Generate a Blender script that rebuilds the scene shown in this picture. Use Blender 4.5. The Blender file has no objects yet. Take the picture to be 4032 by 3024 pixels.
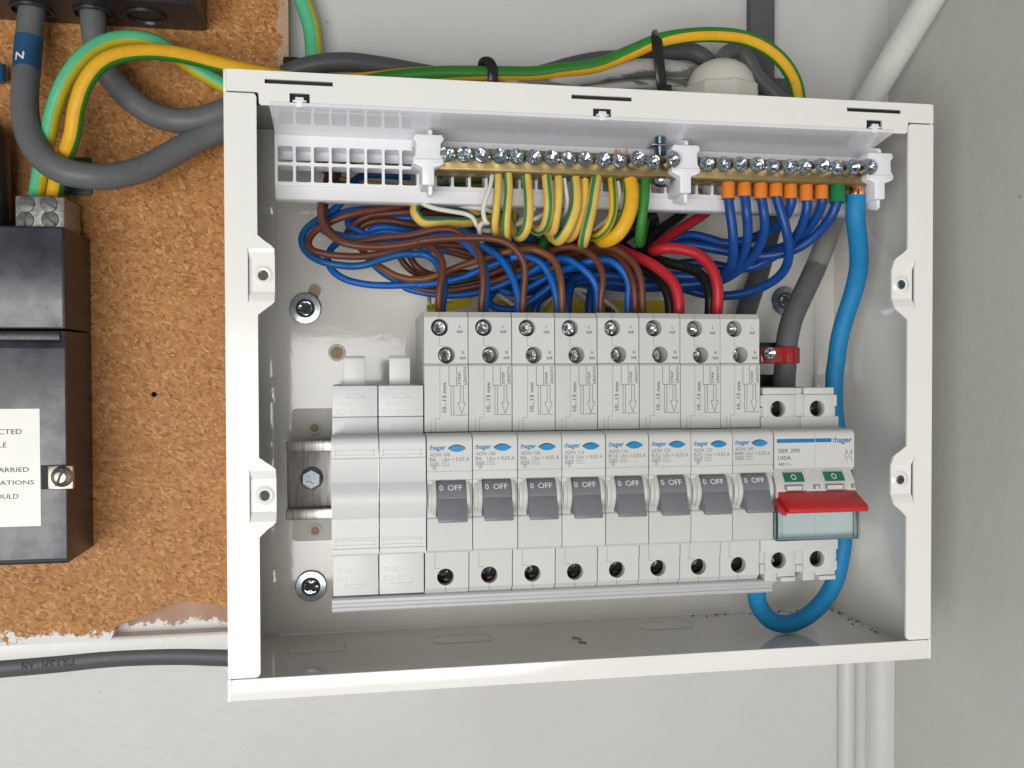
import bpy, bmesh, math, random
from mathutils import Vector, Matrix
from mathutils.geometry import tessellate_polygon
random.seed(7)
PI = math.pi
rad = math.radians
MM = 0.001                                   # everything below is written in millimetres
scene = bpy.context.scene
col = scene.collection

# ------------------------------------------------------------------ camera
RM = Matrix(((0.98628057, 0.16499082, 0.00535372),
             (-0.16505801, 0.9861448, 0.01656175),
             (-0.002547, -0.0172182, 0.99984851)))
CAM = Vector((51.178, -352.032, 126.720))
FPX = 3522.29
cd = bpy.data.cameras.new('camera')
cam = bpy.data.objects.new('camera', cd)
col.objects.link(cam)
rt, fw, up = RM @ Vector((1, 0, 0)), RM @ Vector((0, 1, 0)), RM @ Vector((0, 0, 1))
m3 = Matrix((rt, up, -fw)).transposed()
cam.matrix_world = Matrix.Translation(CAM * MM) @ m3.to_4x4()
cd.sensor_width = 36
cd.lens = 36 * FPX / 4032
cd.clip_start = 0.01
cd.clip_end = 20
scene.camera = cam

# ------------------------------------------------------------------ light: soft window behind the photographer
world = bpy.data.worlds.new('World')
scene.world = world
world.use_nodes = True
wb = world.node_tree.nodes['Background']
wb.inputs['Color'].default_value = (0.97, 0.985, 1.0, 1)
wb.inputs['Strength'].default_value = 0.20


def area(name, loc, target, sx, sy, power, color):
    ld = bpy.data.lights.new(name, 'AREA')
    ld.shape = 'RECTANGLE'
    ld.size, ld.size_y = sx, sy
    ld.energy = power
    ld.color = color
    o = bpy.data.objects.new(name, ld)
    col.objects.link(o)
    o.location = loc
    o.rotation_euler = (Vector(target) - Vector(loc)).to_track_quat('-Z', 'Y').to_euler()
    return o


area('window_light', (-0.27, -0.98, -0.11), (0.13, 0, 0.11), 0.92, 0.60, 11.6, (1.0, 0.985, 0.955))

vs = scene.view_settings
vs.view_transform = 'Standard'
vs.look = 'None'
vs.exposure = 0.0
vs.gamma = 1.0
vs.use_curve_mapping = False
scene.render.engine = 'CYCLES'
scene.cycles.max_bounces = 8
scene.cycles.transparent_max_bounces = 24
scene.cycles.caustics_reflective = False
scene.cycles.caustics_refractive = False


# ------------------------------------------------------------------ measuring: a point of the photograph at a known depth
def at(u, v, y):
    d = RM @ Vector(((u - 2016) / FPX, 1, -(v - 1512) / FPX))
    return CAM + d * ((y - CAM.y) / d.y)


def at_z(u, v, z):
    d = RM @ Vector(((u - 2016) / FPX, 1, -(v - 1512) / FPX))
    return CAM + d * ((z - CAM.z) / d.z)


REG = dict(A=(1080, 700, 3.0167), B=(1600, 750, 3.318), C=(2000, 900, 4.022), D=(2450, 850, 2.765),
           E=(1100, 650, 2.011), F=(2000, 700, 2.212), G=(2700, 700, 2.212), H=(1700, 200, 2.011),
           I=(2600, 200, 2.011), J=(0, 0, 2.011), K=(800, 200, 2.011), L=(2400, 1700, 2.011),
           M=(2900, 1400, 2.765), N=(1100, 0, 1.843), O=(2200, 0, 2.011), P=(0, 2200, 2.011),
           Q=(0, 700, 2.073), R=(0, 1400, 1.843), S=(2400, 1200, 2.765), T=(3200, 0, 2.37),
           U=(2800, 2200, 1.795), V=(1000, 2200, 1.843), X=(0, 0, 1.0))


def px(reg, x, y, depth):
    a, b, s = REG[reg]
    return at(a + x / s, b + y / s, depth)


# ------------------------------------------------------------------ materials
MATS = {}


def nodes_of(m):
    m.use_nodes = True
    nt = m.node_tree
    return nt, nt.nodes['Principled BSDF'], nt.nodes, nt.links


def mm_coords(nd, lk, scale=(1, 1, 1), rot=(0, 0, 0)):
    g = nd.new('ShaderNodeNewGeometry')
    mp = nd.new('ShaderNodeMapping')
    mp.inputs['Scale'].default_value = (1000 * scale[0], 1000 * scale[1], 1000 * scale[2])
    mp.inputs['Rotation'].default_value = rot
    lk.new(g.outputs['Position'], mp.inputs['Vector'])
    return mp.outputs['Vector']


def noise(nd, lk, vec, scale, detail=3, rough=0.55):
    n = nd.new('ShaderNodeTexNoise')
    n.inputs['Scale'].default_value = scale
    n.inputs['Detail'].default_value = detail
    n.inputs['Roughness'].default_value = rough
    lk.new(vec, n.inputs['Vector'])
    return n.outputs['Fac']


def ramp(nd, lk, fac, stops):
    r = nd.new('ShaderNodeValToRGB')
    e = r.color_ramp.elements
    while len(e) < len(stops):
        e.new(0.5)
    for el, (p, c) in zip(e, stops):
        el.position = p
        el.color = (*c, 1) if len(c) == 3 else c
    lk.new(fac, r.inputs['Fac'])
    return r.outputs['Color']


def mix(nd, lk, fac, a, b, mode='MIX'):
    n = nd.new('ShaderNodeMix')
    n.data_type = 'RGBA'
    n.blend_type = mode
    for sock, val in ((n.inputs['Factor'], fac), (n.inputs['A'], a), (n.inputs['B'], b)):
        if isinstance(val, (int, float)):
            sock.default_value = val
        elif isinstance(val, (tuple, list)):
            sock.default_value = (*val, 1) if len(val) == 3 else val
        else:
            lk.new(val, sock)
    return n.outputs['Result']


def bump(nd, lk, bs, height, strength, dist=0.00008):
    b = nd.new('ShaderNodeBump')
    b.inputs['Strength'].default_value = strength
    b.inputs['Distance'].default_value = dist
    lk.new(height, b.inputs['Height'])
    lk.new(b.outputs['Normal'], bs.inputs['Normal'])


def mat(name, c, rough=0.45, metal=0.0, var=0.06, nscale=0.12, bmp=0.0, bscale=1.5, coat=0.0, spec=0.5, rvar=0.0):
    """paint, plastic or metal with a little uneven colour, gloss and fine relief"""
    m = bpy.data.materials.new(name)
    nt, bs, nd, lk = nodes_of(m)
    bs.inputs['Roughness'].default_value = rough
    bs.inputs['Metallic'].default_value = metal
    bs.inputs['Coat Weight'].default_value = coat
    bs.inputs['Specular IOR Level'].default_value = spec
    vec = mm_coords(nd, lk)
    if var > 0:
        f = noise(nd, lk, vec, nscale, 4, 0.6)
        c0 = tuple(x * (1 - var) for x in c)
        c1 = tuple(min(1, x * (1 + var)) for x in c)
        lk.new(ramp(nd, lk, f, [(0.3, c0), (0.7, c1)]), bs.inputs['Base Color'])
    else:
        bs.inputs['Base Color'].default_value = (*c, 1)
    if rvar > 0:
        f2 = noise(nd, lk, vec, nscale * 2.7, 4, 0.65)
        mr = nd.new('ShaderNodeMapRange')
        mr.inputs['From Min'].default_value = 0.3
        mr.inputs['From Max'].default_value = 0.7
        mr.inputs['To Min'].default_value = max(0.02, rough - rvar)
        mr.inputs['To Max'].default_value = rough + rvar
        lk.new(f2, mr.inputs['Value'])
        lk.new(mr.outputs['Result'], bs.inputs['Roughness'])
    if bmp > 0:
        bump(nd, lk, bs, noise(nd, lk, vec, bscale, 3), bmp)
    MATS[name] = m
    return m


def pvc(name, c, rough=0.40, fleck=0.35, **kw):
    """wire sheath: slightly uneven colour with sparse pale scuffs"""
    m = mat(name, c, rough, 0, kw.get('var', 0.07), 0.3, kw.get('bmp', 0.15), kw.get('bscale', 1.5), 0, 0.32, 0.06)
    nt, bs, nd, lk = nodes_of(m)
    base = bs.inputs['Base Color'].links[0].from_socket
    vec = mm_coords(nd, lk, (1, 1, 0.55))
    f = ramp(nd, lk, noise(nd, lk, vec, 0.55, 5, 0.72), [(0.665, (0, 0, 0)), (0.72, (fleck, fleck, fleck))])
    lk.new(mix(nd, lk, f, base, tuple(min(1, 0.30 + x * 0.6) for x in c)), bs.inputs['Base Color'])
    return m


def specks(name, c, dark, rough, thr=0.70, sscale=0.12, bmp=0.25, bscale=0.5, var=0.05, spec=0.4, scuff=None, grime=0.22):
    """painted surface with sparse dirt specks and scuffs"""
    m = mat(name, c, rough, 0, var, 0.02, 0, 1, 0, spec)
    nt, bs, nd, lk = nodes_of(m)
    vec = mm_coords(nd, lk)
    base = bs.inputs['Base Color'].links[0].from_socket
    vo = nd.new('ShaderNodeTexVoronoi')
    vo.inputs['Scale'].default_value = sscale
    dv = nd.new('ShaderNodeVectorMath')
    dv.operation = 'MULTIPLY_ADD'
    nn = nd.new('ShaderNodeTexNoise')
    nn.inputs['Scale'].default_value = 0.5
    lk.new(vec, nn.inputs['Vector'])
    lk.new(nn.outputs['Color'], dv.inputs[0])
    dv.inputs[1].default_value = (3.0, 3.0, 3.0)
    lk.new(vec, dv.inputs[2])
    lk.new(dv.outputs['Vector'], vo.inputs['Vector'])
    sp = ramp(nd, lk, vo.outputs['Distance'], [(0.022, (1, 1, 1)), (0.05, (0, 0, 0))])
    sel = ramp(nd, lk, vo.outputs['Color'], [(thr, (0, 0, 0)), (thr + 0.04, (1, 1, 1))])
    msk = mix(nd, lk, 1.0, sp, sel, 'MULTIPLY')
    big = ramp(nd, lk, noise(nd, lk, vec, 0.045, 5, 0.7), [(0.56, (0, 0, 0)), (0.72, (grime, grime, grime))])
    out = mix(nd, lk, big, base, tuple(x * 0.78 for x in c))
    out = mix(nd, lk, msk, out, dark)
    if scuff:
        v2 = mm_coords(nd, lk, (0.7, 1, 0.12), (0, 0.5, 0))
        sc = ramp(nd, lk, noise(nd, lk, v2, scuff, 6, 0.7), [(0.70, (0, 0, 0)), (0.76, (0.6, 0.6, 0.6))])
        out = mix(nd, lk, sc, out, dark)
    lk.new(out, bs.inputs['Base Color'])
    if bmp:
        hgt = noise(nd, lk, vec, bscale, 4, 0.6)
        bump(nd, lk, bs, hgt, bmp, 0.0006)
    return m


# enclosure
specks('enamel', (0.81, 0.805, 0.775), (0.45, 0.43, 0.38), 0.15, 0.86, 0.05, 0.0, 0.5, 0.015, 0.5, None, 0.04)
specks('enamel_inside', (0.85, 0.83, 0.785), (0.40, 0.37, 0.30), 0.09, 0.78, 0.07, 0.0, 0.5, 0.02, 0.5, None, 0.10)  # same enamel, colour lightened and warmed to imitate light bounced off the chipboard
MATS['enamel_inside'].node_tree.nodes['Principled BSDF'].inputs['Coat Weight'].default_value = 0.35
nt, bs, nd, lk = nodes_of(MATS['enamel_inside'])
bump(nd, lk, bs, noise(nd, lk, mm_coords(nd, lk), 0.30, 3, 0.6), 0.30)
lk.new(bs.inputs['Normal'].links[0].from_socket, bs.inputs['Coat Normal'])
nt, bs, nd, lk = nodes_of(MATS['enamel'])
bump(nd, lk, bs, noise(nd, lk, mm_coords(nd, lk), 0.30, 3, 0.6), 0.30)
# plastics
mat('grey_plastic', (0.565, 0.57, 0.56), 0.48, 0, 0.015, 0.2, 0.05, 6.0)
m = MATS['grey_plastic']
nt, bs, nd, lk = nodes_of(m)
oi = nd.new('ShaderNodeObjectInfo')
lk.new(mix(nd, lk, 1.0, bs.inputs['Base Color'].links[0].from_socket, ramp(nd, lk, oi.outputs['Random'], [(0.0, (0.95, 0.945, 0.93)), (1.0, (1.03, 1.03, 1.03))]), 'MULTIPLY'), bs.inputs['Base Color'])
mat('blank_plastic', (0.62, 0.635, 0.63), 0.42, 0, 0.015, 0.2, 0.04, 6.0)
mat('white_plastic', (0.80, 0.80, 0.83), 0.30, 0, 0.015, 0.2)
mat('shelf_plastic', (0.76, 0.76, 0.80), 0.05, 0, 0.02, 0.1, 0, 1, 0.6, 0.9)
mat('busbar_plastic', (0.47, 0.48, 0.49), 0.38, 0, 0.03, 0.1)
mat('toggle_plastic', (0.178, 0.188, 0.205), 0.42, 0, 0.04, 0.3, 0.05, 6)
mat('button_blue', (0.010, 0.22, 0.50), 0.30, 0, 0.03, 0.3)
mat('lever_red', (0.52, 0.018, 0.022), 0.36, 0, 0.05, 0.2)
mat('window_green', (0.012, 0.15, 0.085), 0.4)
mat('seam_dark', (0.09, 0.09, 0.09), 0.8, 0, 0.1)
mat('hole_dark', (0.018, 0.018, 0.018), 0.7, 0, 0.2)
mat('ink_grey', (0.12, 0.12, 0.13), 0.6, 0, 0)
mat('ink_lightgrey', (0.20, 0.20, 0.21), 0.6, 0, 0)
mat('ink_blue', (0.006, 0.16, 0.42), 0.5, 0, 0)
mat('ink_white', (0.78, 0.78, 0.76), 0.6, 0, 0)
mat('ink_black', (0.05, 0.05, 0.05), 0.6, 0, 0)
mat('ink_green', (0.03, 0.22, 0.05), 0.6, 0, 0)
# metals
mat('zinc', (0.46, 0.51, 0.555), 0.20, 1, 0.10, 0.6, 0.1, 2.0, 0, 0.5, 0.06)
mat('zinc_dull', (0.40, 0.415, 0.42), 0.34, 1, 0.12, 0.3, 0.15, 2.0, 0, 0.5, 0.1)
m = mat('rail_zinc', (0.60, 0.59, 0.58), 0.30, 1, 0.0)
nt, bs, nd, lk = nodes_of(m)
lk.new(ramp(nd, lk, noise(nd, lk, mm_coords(nd, lk, (1, 1, 0.07)), 0.9, 4, 0.6), [(0.3, (0.34, 0.32, 0.31)), (0.7, (0.68, 0.67, 0.66))]), bs.inputs['Base Color'])
mat('brass', (0.34, 0.25, 0.115), 0.48, 1, 0.12, 0.15, 0.05, 2.0, 0, 0.5, 0.1)
mat('copper', (0.80, 0.36, 0.20), 0.26, 1, 0.15, 0.5, 0.1, 3.0)
mat('cast_metal', (0.30, 0.30, 0.28), 0.5, 0.8, 0.45, 0.5, 0.5, 1.2)
mat('cast_dark', (0.13, 0.13, 0.125), 0.5, 0.7, 0.4, 0.5, 0.4, 1.2)
mat('screw_dark', (0.13, 0.145, 0.16), 0.34, 1, 0.15, 0.5, 0.1, 2)
mat('old_nickel', (0.42, 0.40, 0.34), 0.33, 1, 0.2, 0.4, 0.2, 2)
# sheathings
pvc('pvc_brown', (0.118, 0.037, 0.020))
pvc('pvc_brown_tan', (0.175, 0.064, 0.023))
pvc('pvc_blue', (0.004, 0.105, 0.42))
pvc('pvc_blue_deep', (0.005, 0.085, 0.27))
pvc('pvc_navy', (0.008, 0.058, 0.25), 0.34, 0.2)
pvc('pvc_tail_blue', (0.014, 0.225, 0.48), 0.55, 0.15)
pvc('pvc_red', (0.43, 0.018, 0.026))
pvc('pvc_black', (0.010, 0.010, 0.011), 0.40, 0.2)
pvc('pvc_white', (0.70, 0.67, 0.62))
pvc('pvc_yellow', (0.68, 0.46, 0.090), 0.5, 0.5)
pvc('pvc_yellow_deep', (0.72, 0.39, 0.018), 0.45, 0.25)
pvc('pvc_green', (0.026, 0.22, 0.10), 0.5, 0.3)
pvc('pvc_green_mid', (0.032, 0.20, 0.026), 0.45, 0.25)
pvc('pvc_mint', (0.09, 0.45, 0.23), 0.4, 0.2)
pvc('pvc_lemon', (0.48, 0.42, 0.018), 0.45, 0.2)
pvc('pvc_grey', (0.120, 0.125, 0.130), 0.44, 0.35)
pvc('pvc_grey_dark', (0.080, 0.085, 0.090), 0.44, 0.3)
mat('ferrule_orange', (0.78, 0.22, 0.02), rough=0.5, var=0.05, nscale=0.4, bmp=0.1, bscale=4)
mat('ferrule_green', (0.01, 0.20, 0.055), rough=0.35, var=0.05, nscale=0.4)
mat('sleeve_blue', (0.012, 0.075, 0.16), rough=0.5, var=0.1)
mat('tie_black', (0.012, 0.012, 0.013), 0.3)
mat('clamp_red', (0.36, 0.012, 0.010), 0.14, 0, 0.05, 0.2, 0, 1, 0.4)
mat('gland_white', (0.60, 0.595, 0.53), 0.5, 0, 0.03, 0.2, 0.1, 1.0)
mat('trunking_grey', (0.085, 0.09, 0.095), 0.6, 0, 0.1)
mat('tag_green', (0.01, 0.05, 0.03), 0.5)
mat('label_yellow', (0.62, 0.47, 0.02), 0.45, 0, 0.06, 0.1)
mat('label_grey', (0.58, 0.58, 0.57), 0.5, 0, 0.04)
mat('sticker_white', (0.72, 0.72, 0.675), 0.30, 0, 0.05, 0.04, 0.05, 0.3, 0.2)
mat('bakelite', (0.020, 0.020, 0.024), 0.34, 0, 0.25, 0.3, 0.25, 1.5, 0.0, 0.5, 0.1)
mat('bakelite_brown', (0.030, 0.021, 0.015), 0.45, 0, 0.25, 0.3, 0.15, 1.5)
# the fuse carrier's dusty front
m = mat('bakelite_dusty', (0.042, 0.046, 0.060), 0.28, 0, 0.5, 0.035, 0.25, 1.0, 0.0, 0.6, 0.10)
mat('bare_tan', (0.46, 0.33, 0.21), 0.7, 0, 0.08, 0.2)
mat('dirt', (0.16, 0.13, 0.09), 0.9, 0, 0.3, 0.8)
# walls
specks('wall_paint', (0.55, 0.55, 0.545), (0.40, 0.39, 0.36), 0.36, 0.60, 0.05, 0.5, 0.10, 0.025, 0.4, 0.035, 0.10)
specks('side_wall_paint', (0.56, 0.56, 0.525), (0.38, 0.37, 0.33), 0.40, 0.70, 0.045, 0.5, 0.14, 0.03, 0.4, 0.03, 0.12)
specks('trim_paint', (0.72, 0.72, 0.70), (0.22, 0.20, 0.15), 0.4, 0.55, 0.10, 0.5, 0.25, 0.04, 0.4)
specks('pipe_paint', (0.66, 0.665, 0.63), (0.22, 0.21, 0.16), 0.35, 0.65, 0.09, 0.5, 0.3, 0.06, 0.5)


def chipboard():
    m = bpy.data.materials.new('chipboard')
    MATS['chipboard'] = m
    nt, bs, nd, lk = nodes_of(m)
    base = None
    for i, (ang, sx, sz, off) in enumerate(((0.3, 0.32, 0.80, 0), (1.15, 0.36, 1.0, 31), (2.0, 0.34, 0.84, 77), (2.75, 0.55, 1.3, 55))):
        vec = mm_coords(nd, lk, (1, 1, 1), (0, ang, 0))
        sc = nd.new('ShaderNodeVectorMath')
        sc.operation = 'MULTIPLY'
        lk.new(vec, sc.inputs[0])
        sc.inputs[1].default_value = (sx, 0.02, sz)
        ad = nd.new('ShaderNodeVectorMath')
        ad.operation = 'MULTIPLY_ADD'
        nn = nd.new('ShaderNodeTexNoise')
        nn.inputs['Scale'].default_value = 1.2
        nn.inputs['Detail'].default_value = 3
        lk.new(sc.outputs['Vector'], nn.inputs['Vector'])
        lk.new(nn.outputs['Color'], ad.inputs[0])
        ad.inputs[1].default_value = (0.42, 0, 0.42)
        lk.new(sc.outputs['Vector'], ad.inputs[2])
        vo = nd.new('ShaderNodeTexVoronoi')
        vo.inputs['Scale'].default_value = 1.0
        lk.new(ad.outputs['Vector'], vo.inputs['Vector'])
        sepc = nd.new('ShaderNodeSeparateColor')
        lk.new(vo.outputs['Color'], sepc.inputs['Color'])
        c = ramp(nd, lk, sepc.outputs['Red'],
                 [(0.0, (0.230, 0.092, 0.026)), (0.22, (0.390, 0.166, 0.046)), (0.60, (0.475, 0.212, 0.063)),
                  (0.84, (0.520, 0.245, 0.082)), (1.0, (0.63, 0.35, 0.145))])
        if base is None:
            base = c
        else:
            sel = ramp(nd, lk, sepc.outputs['Green'], [(0.50, (0, 0, 0)), (0.56, (0.85, 0.85, 0.85))])
            base = mix(nd, lk, sel, base, c)
    vec = mm_coords(nd, lk)
    fine = noise(nd, lk, vec, 1.6, 4, 0.7)
    base = mix(nd, lk, 0.6, base, ramp(nd, lk, fine, [(0.3, (0.58, 0.54, 0.50)), (0.7, (1.1, 1.1, 1.1))]), 'MULTIPLY')
    # dark pores
    vo = nd.new('ShaderNodeTexVoronoi')
    vo.inputs['Scale'].default_value = 0.10
    lk.new(vec, vo.inputs['Vector'])
    pr = ramp(nd, lk, vo.outputs['Distance'], [(0.06, (1, 1, 1)), (0.10, (0, 0, 0))])
    sel = ramp(nd, lk, vo.outputs['Color'], [(0.55, (0, 0, 0)), (0.60, (0.9, 0.9, 0.9))])
    base = mix(nd, lk, mix(nd, lk, 1.0, pr, sel, 'MULTIPLY'), base, (0.03, 0.015, 0.008))
    # white wall paint carried over the cut edges
    g = nd.new('ShaderNodeNewGeometry')
    sx = nd.new('ShaderNodeSeparateXYZ')
    lk.new(g.outputs['Position'], sx.inputs[0])
    rag = nd.new('ShaderNodeMath')
    rag.operation = 'MULTIPLY_ADD'
    nr = noise(nd, lk, vec, 0.10, 7, 0.78)
    lk.new(nr, rag.inputs[0])
    rag.inputs[1].default_value = 0.030
    rag.inputs[2].default_value = -0.0085
    cmp_ = nd.new('ShaderNodeMath')
    cmp_.operation = 'LESS_THAN'
    lk.new(sx.outputs['Z'], cmp_.inputs[0])
    lk.new(rag.outputs[0], cmp_.inputs[1])
    base = mix(nd, lk, cmp_.outputs[0], base, (0.70, 0.70, 0.69))
    rg2 = nd.new('ShaderNodeMath')
    rg2.operation = 'MULTIPLY_ADD'
    lk.new(noise(nd, lk, vec, 0.14, 6, 0.75), rg2.inputs[0])
    rg2.inputs[1].default_value = -0.016
    rg2.inputs[2].default_value = 0.0222
    c2 = nd.new('ShaderNodeMath')
    c2.operation = 'GREATER_THAN'
    lk.new(sx.outputs['X'], c2.inputs[0])
    lk.new(rg2.outputs[0], c2.inputs[1])
    base = mix(nd, lk, mix(nd, lk, 1.0, c2.outputs[0], (0.55, 0.55, 0.55), 'MULTIPLY'), base, (0.44, 0.38, 0.30))
    lk.new(base, bs.inputs['Base Color'])
    bs.inputs['Roughness'].default_value = 0.55
    bs.inputs['Specular IOR Level'].default_value = 0.3
    bump(nd, lk, bs, noise(nd, lk, vec, 0.7, 4, 0.7), 0.3, 0.0003)


chipboard()


def plaster():
    m = bpy.data.materials.new('bare_plaster')
    MATS['bare_plaster'] = m
    nt, bs, nd, lk = nodes_of(m)
    vec = mm_coords(nd, lk)
    base = ramp(nd, lk, noise(nd, lk, vec, 0.06, 5, 0.6), [(0.3, (0.34, 0.21, 0.15)), (0.7, (0.45, 0.29, 0.215))])
    g = nd.new('ShaderNodeNewGeometry')
    sx = nd.new('ShaderNodeSeparateXYZ')
    lk.new(g.outputs['Position'], sx.inputs[0])
    rag = nd.new('ShaderNodeMath')
    rag.operation = 'MULTIPLY_ADD'
    lk.new(noise(nd, lk, vec, 0.12, 7, 0.78), rag.inputs[0])
    rag.inputs[1].default_value = 0.020
    rag.inputs[2].default_value = -0.0030
    c = nd.new('ShaderNodeMath')
    c.operation = 'LESS_THAN'
    lk.new(sx.outputs['Z'], c.inputs[0])
    lk.new(rag.outputs[0], c.inputs[1])
    base = mix(nd, lk, c.outputs[0], base, (0.72, 0.72, 0.70))
    lk.new(base, bs.inputs['Base Color'])
    bs.inputs['Roughness'].default_value = 0.8


plaster()


def painted_cable():
    """grey sheath half covered with old white paint"""
    m = mat('pvc_grey_painted', (0.12, 0.12, 0.12), 0.5)
    nt, bs, nd, lk = nodes_of(m)
    vec = mm_coords(nd, lk, (0.16, 1, 0.8))
    f = ramp(nd, lk, noise(nd, lk, vec, 0.13, 4, 0.6), [(0.42, (0, 0, 0)), (0.47, (1, 1, 1))])
    lk.new(mix(nd, lk, f, (0.13, 0.13, 0.13), (0.40, 0.40, 0.375)), bs.inputs['Base Color'])
    m2 = mat('pvc_grey_scuffed', (0.12, 0.12, 0.12), 0.45)
    nt, bs, nd, lk = nodes_of(m2)
    vec = mm_coords(nd, lk, (1, 1, 0.5))
    g = nd.new('ShaderNodeNewGeometry')
    sx = nd.new('ShaderNodeSeparateXYZ')
    lk.new(g.outputs['Position'], sx.inputs[0])
    z = nd.new('ShaderNodeMapRange')
    z.inputs['From Min'].default_value = 0.168
    z.inputs['From Max'].default_value = 0.186
    z.inputs['To Min'].default_value = -0.35
    z.inputs['To Max'].default_value = 0.45
    lk.new(sx.outputs['Z'], z.inputs['Value'])
    ad = nd.new('ShaderNodeMath')
    ad.operation = 'ADD'
    lk.new(noise(nd, lk, vec, 0.18, 6, 0.7), ad.inputs[0])
    lk.new(z.outputs['Result'], ad.inputs[1])
    f = ramp(nd, lk, ad.outputs[0], [(0.50, (0, 0, 0)), (0.60, (1, 1, 1))])
    lk.new(mix(nd, lk, f, (0.125, 0.128, 0.132), (0.27, 0.27, 0.25)), bs.inputs['Base Color'])


painted_cable()


def clear_plastic():
    m = bpy.data.materials.new('clear_plastic')
    MATS['clear_plastic'] = m
    nt, bs, nd, lk = nodes_of(m)
    nd.remove(bs)
    out = nd['Material Output']
    tr = nd.new('ShaderNodeBsdfTransparent')
    tr.inputs['Color'].default_value = (0.945, 0.988, 0.995, 1)
    gl = nd.new('ShaderNodeBsdfGlossy')
    gl.inputs['Roughness'].default_value = 0.08
    fr = nd.new('ShaderNodeFresnel')
    fr.inputs['IOR'].default_value = 1.22
    mx = nd.new('ShaderNodeMixShader')
    lk.new(fr.outputs[0], mx.inputs[0])
    lk.new(tr.outputs[0], mx.inputs[1])
    lk.new(gl.outputs[0], mx.inputs[2])
    lk.new(mx.outputs[0], out.inputs['Surface'])


clear_plastic()


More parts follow.
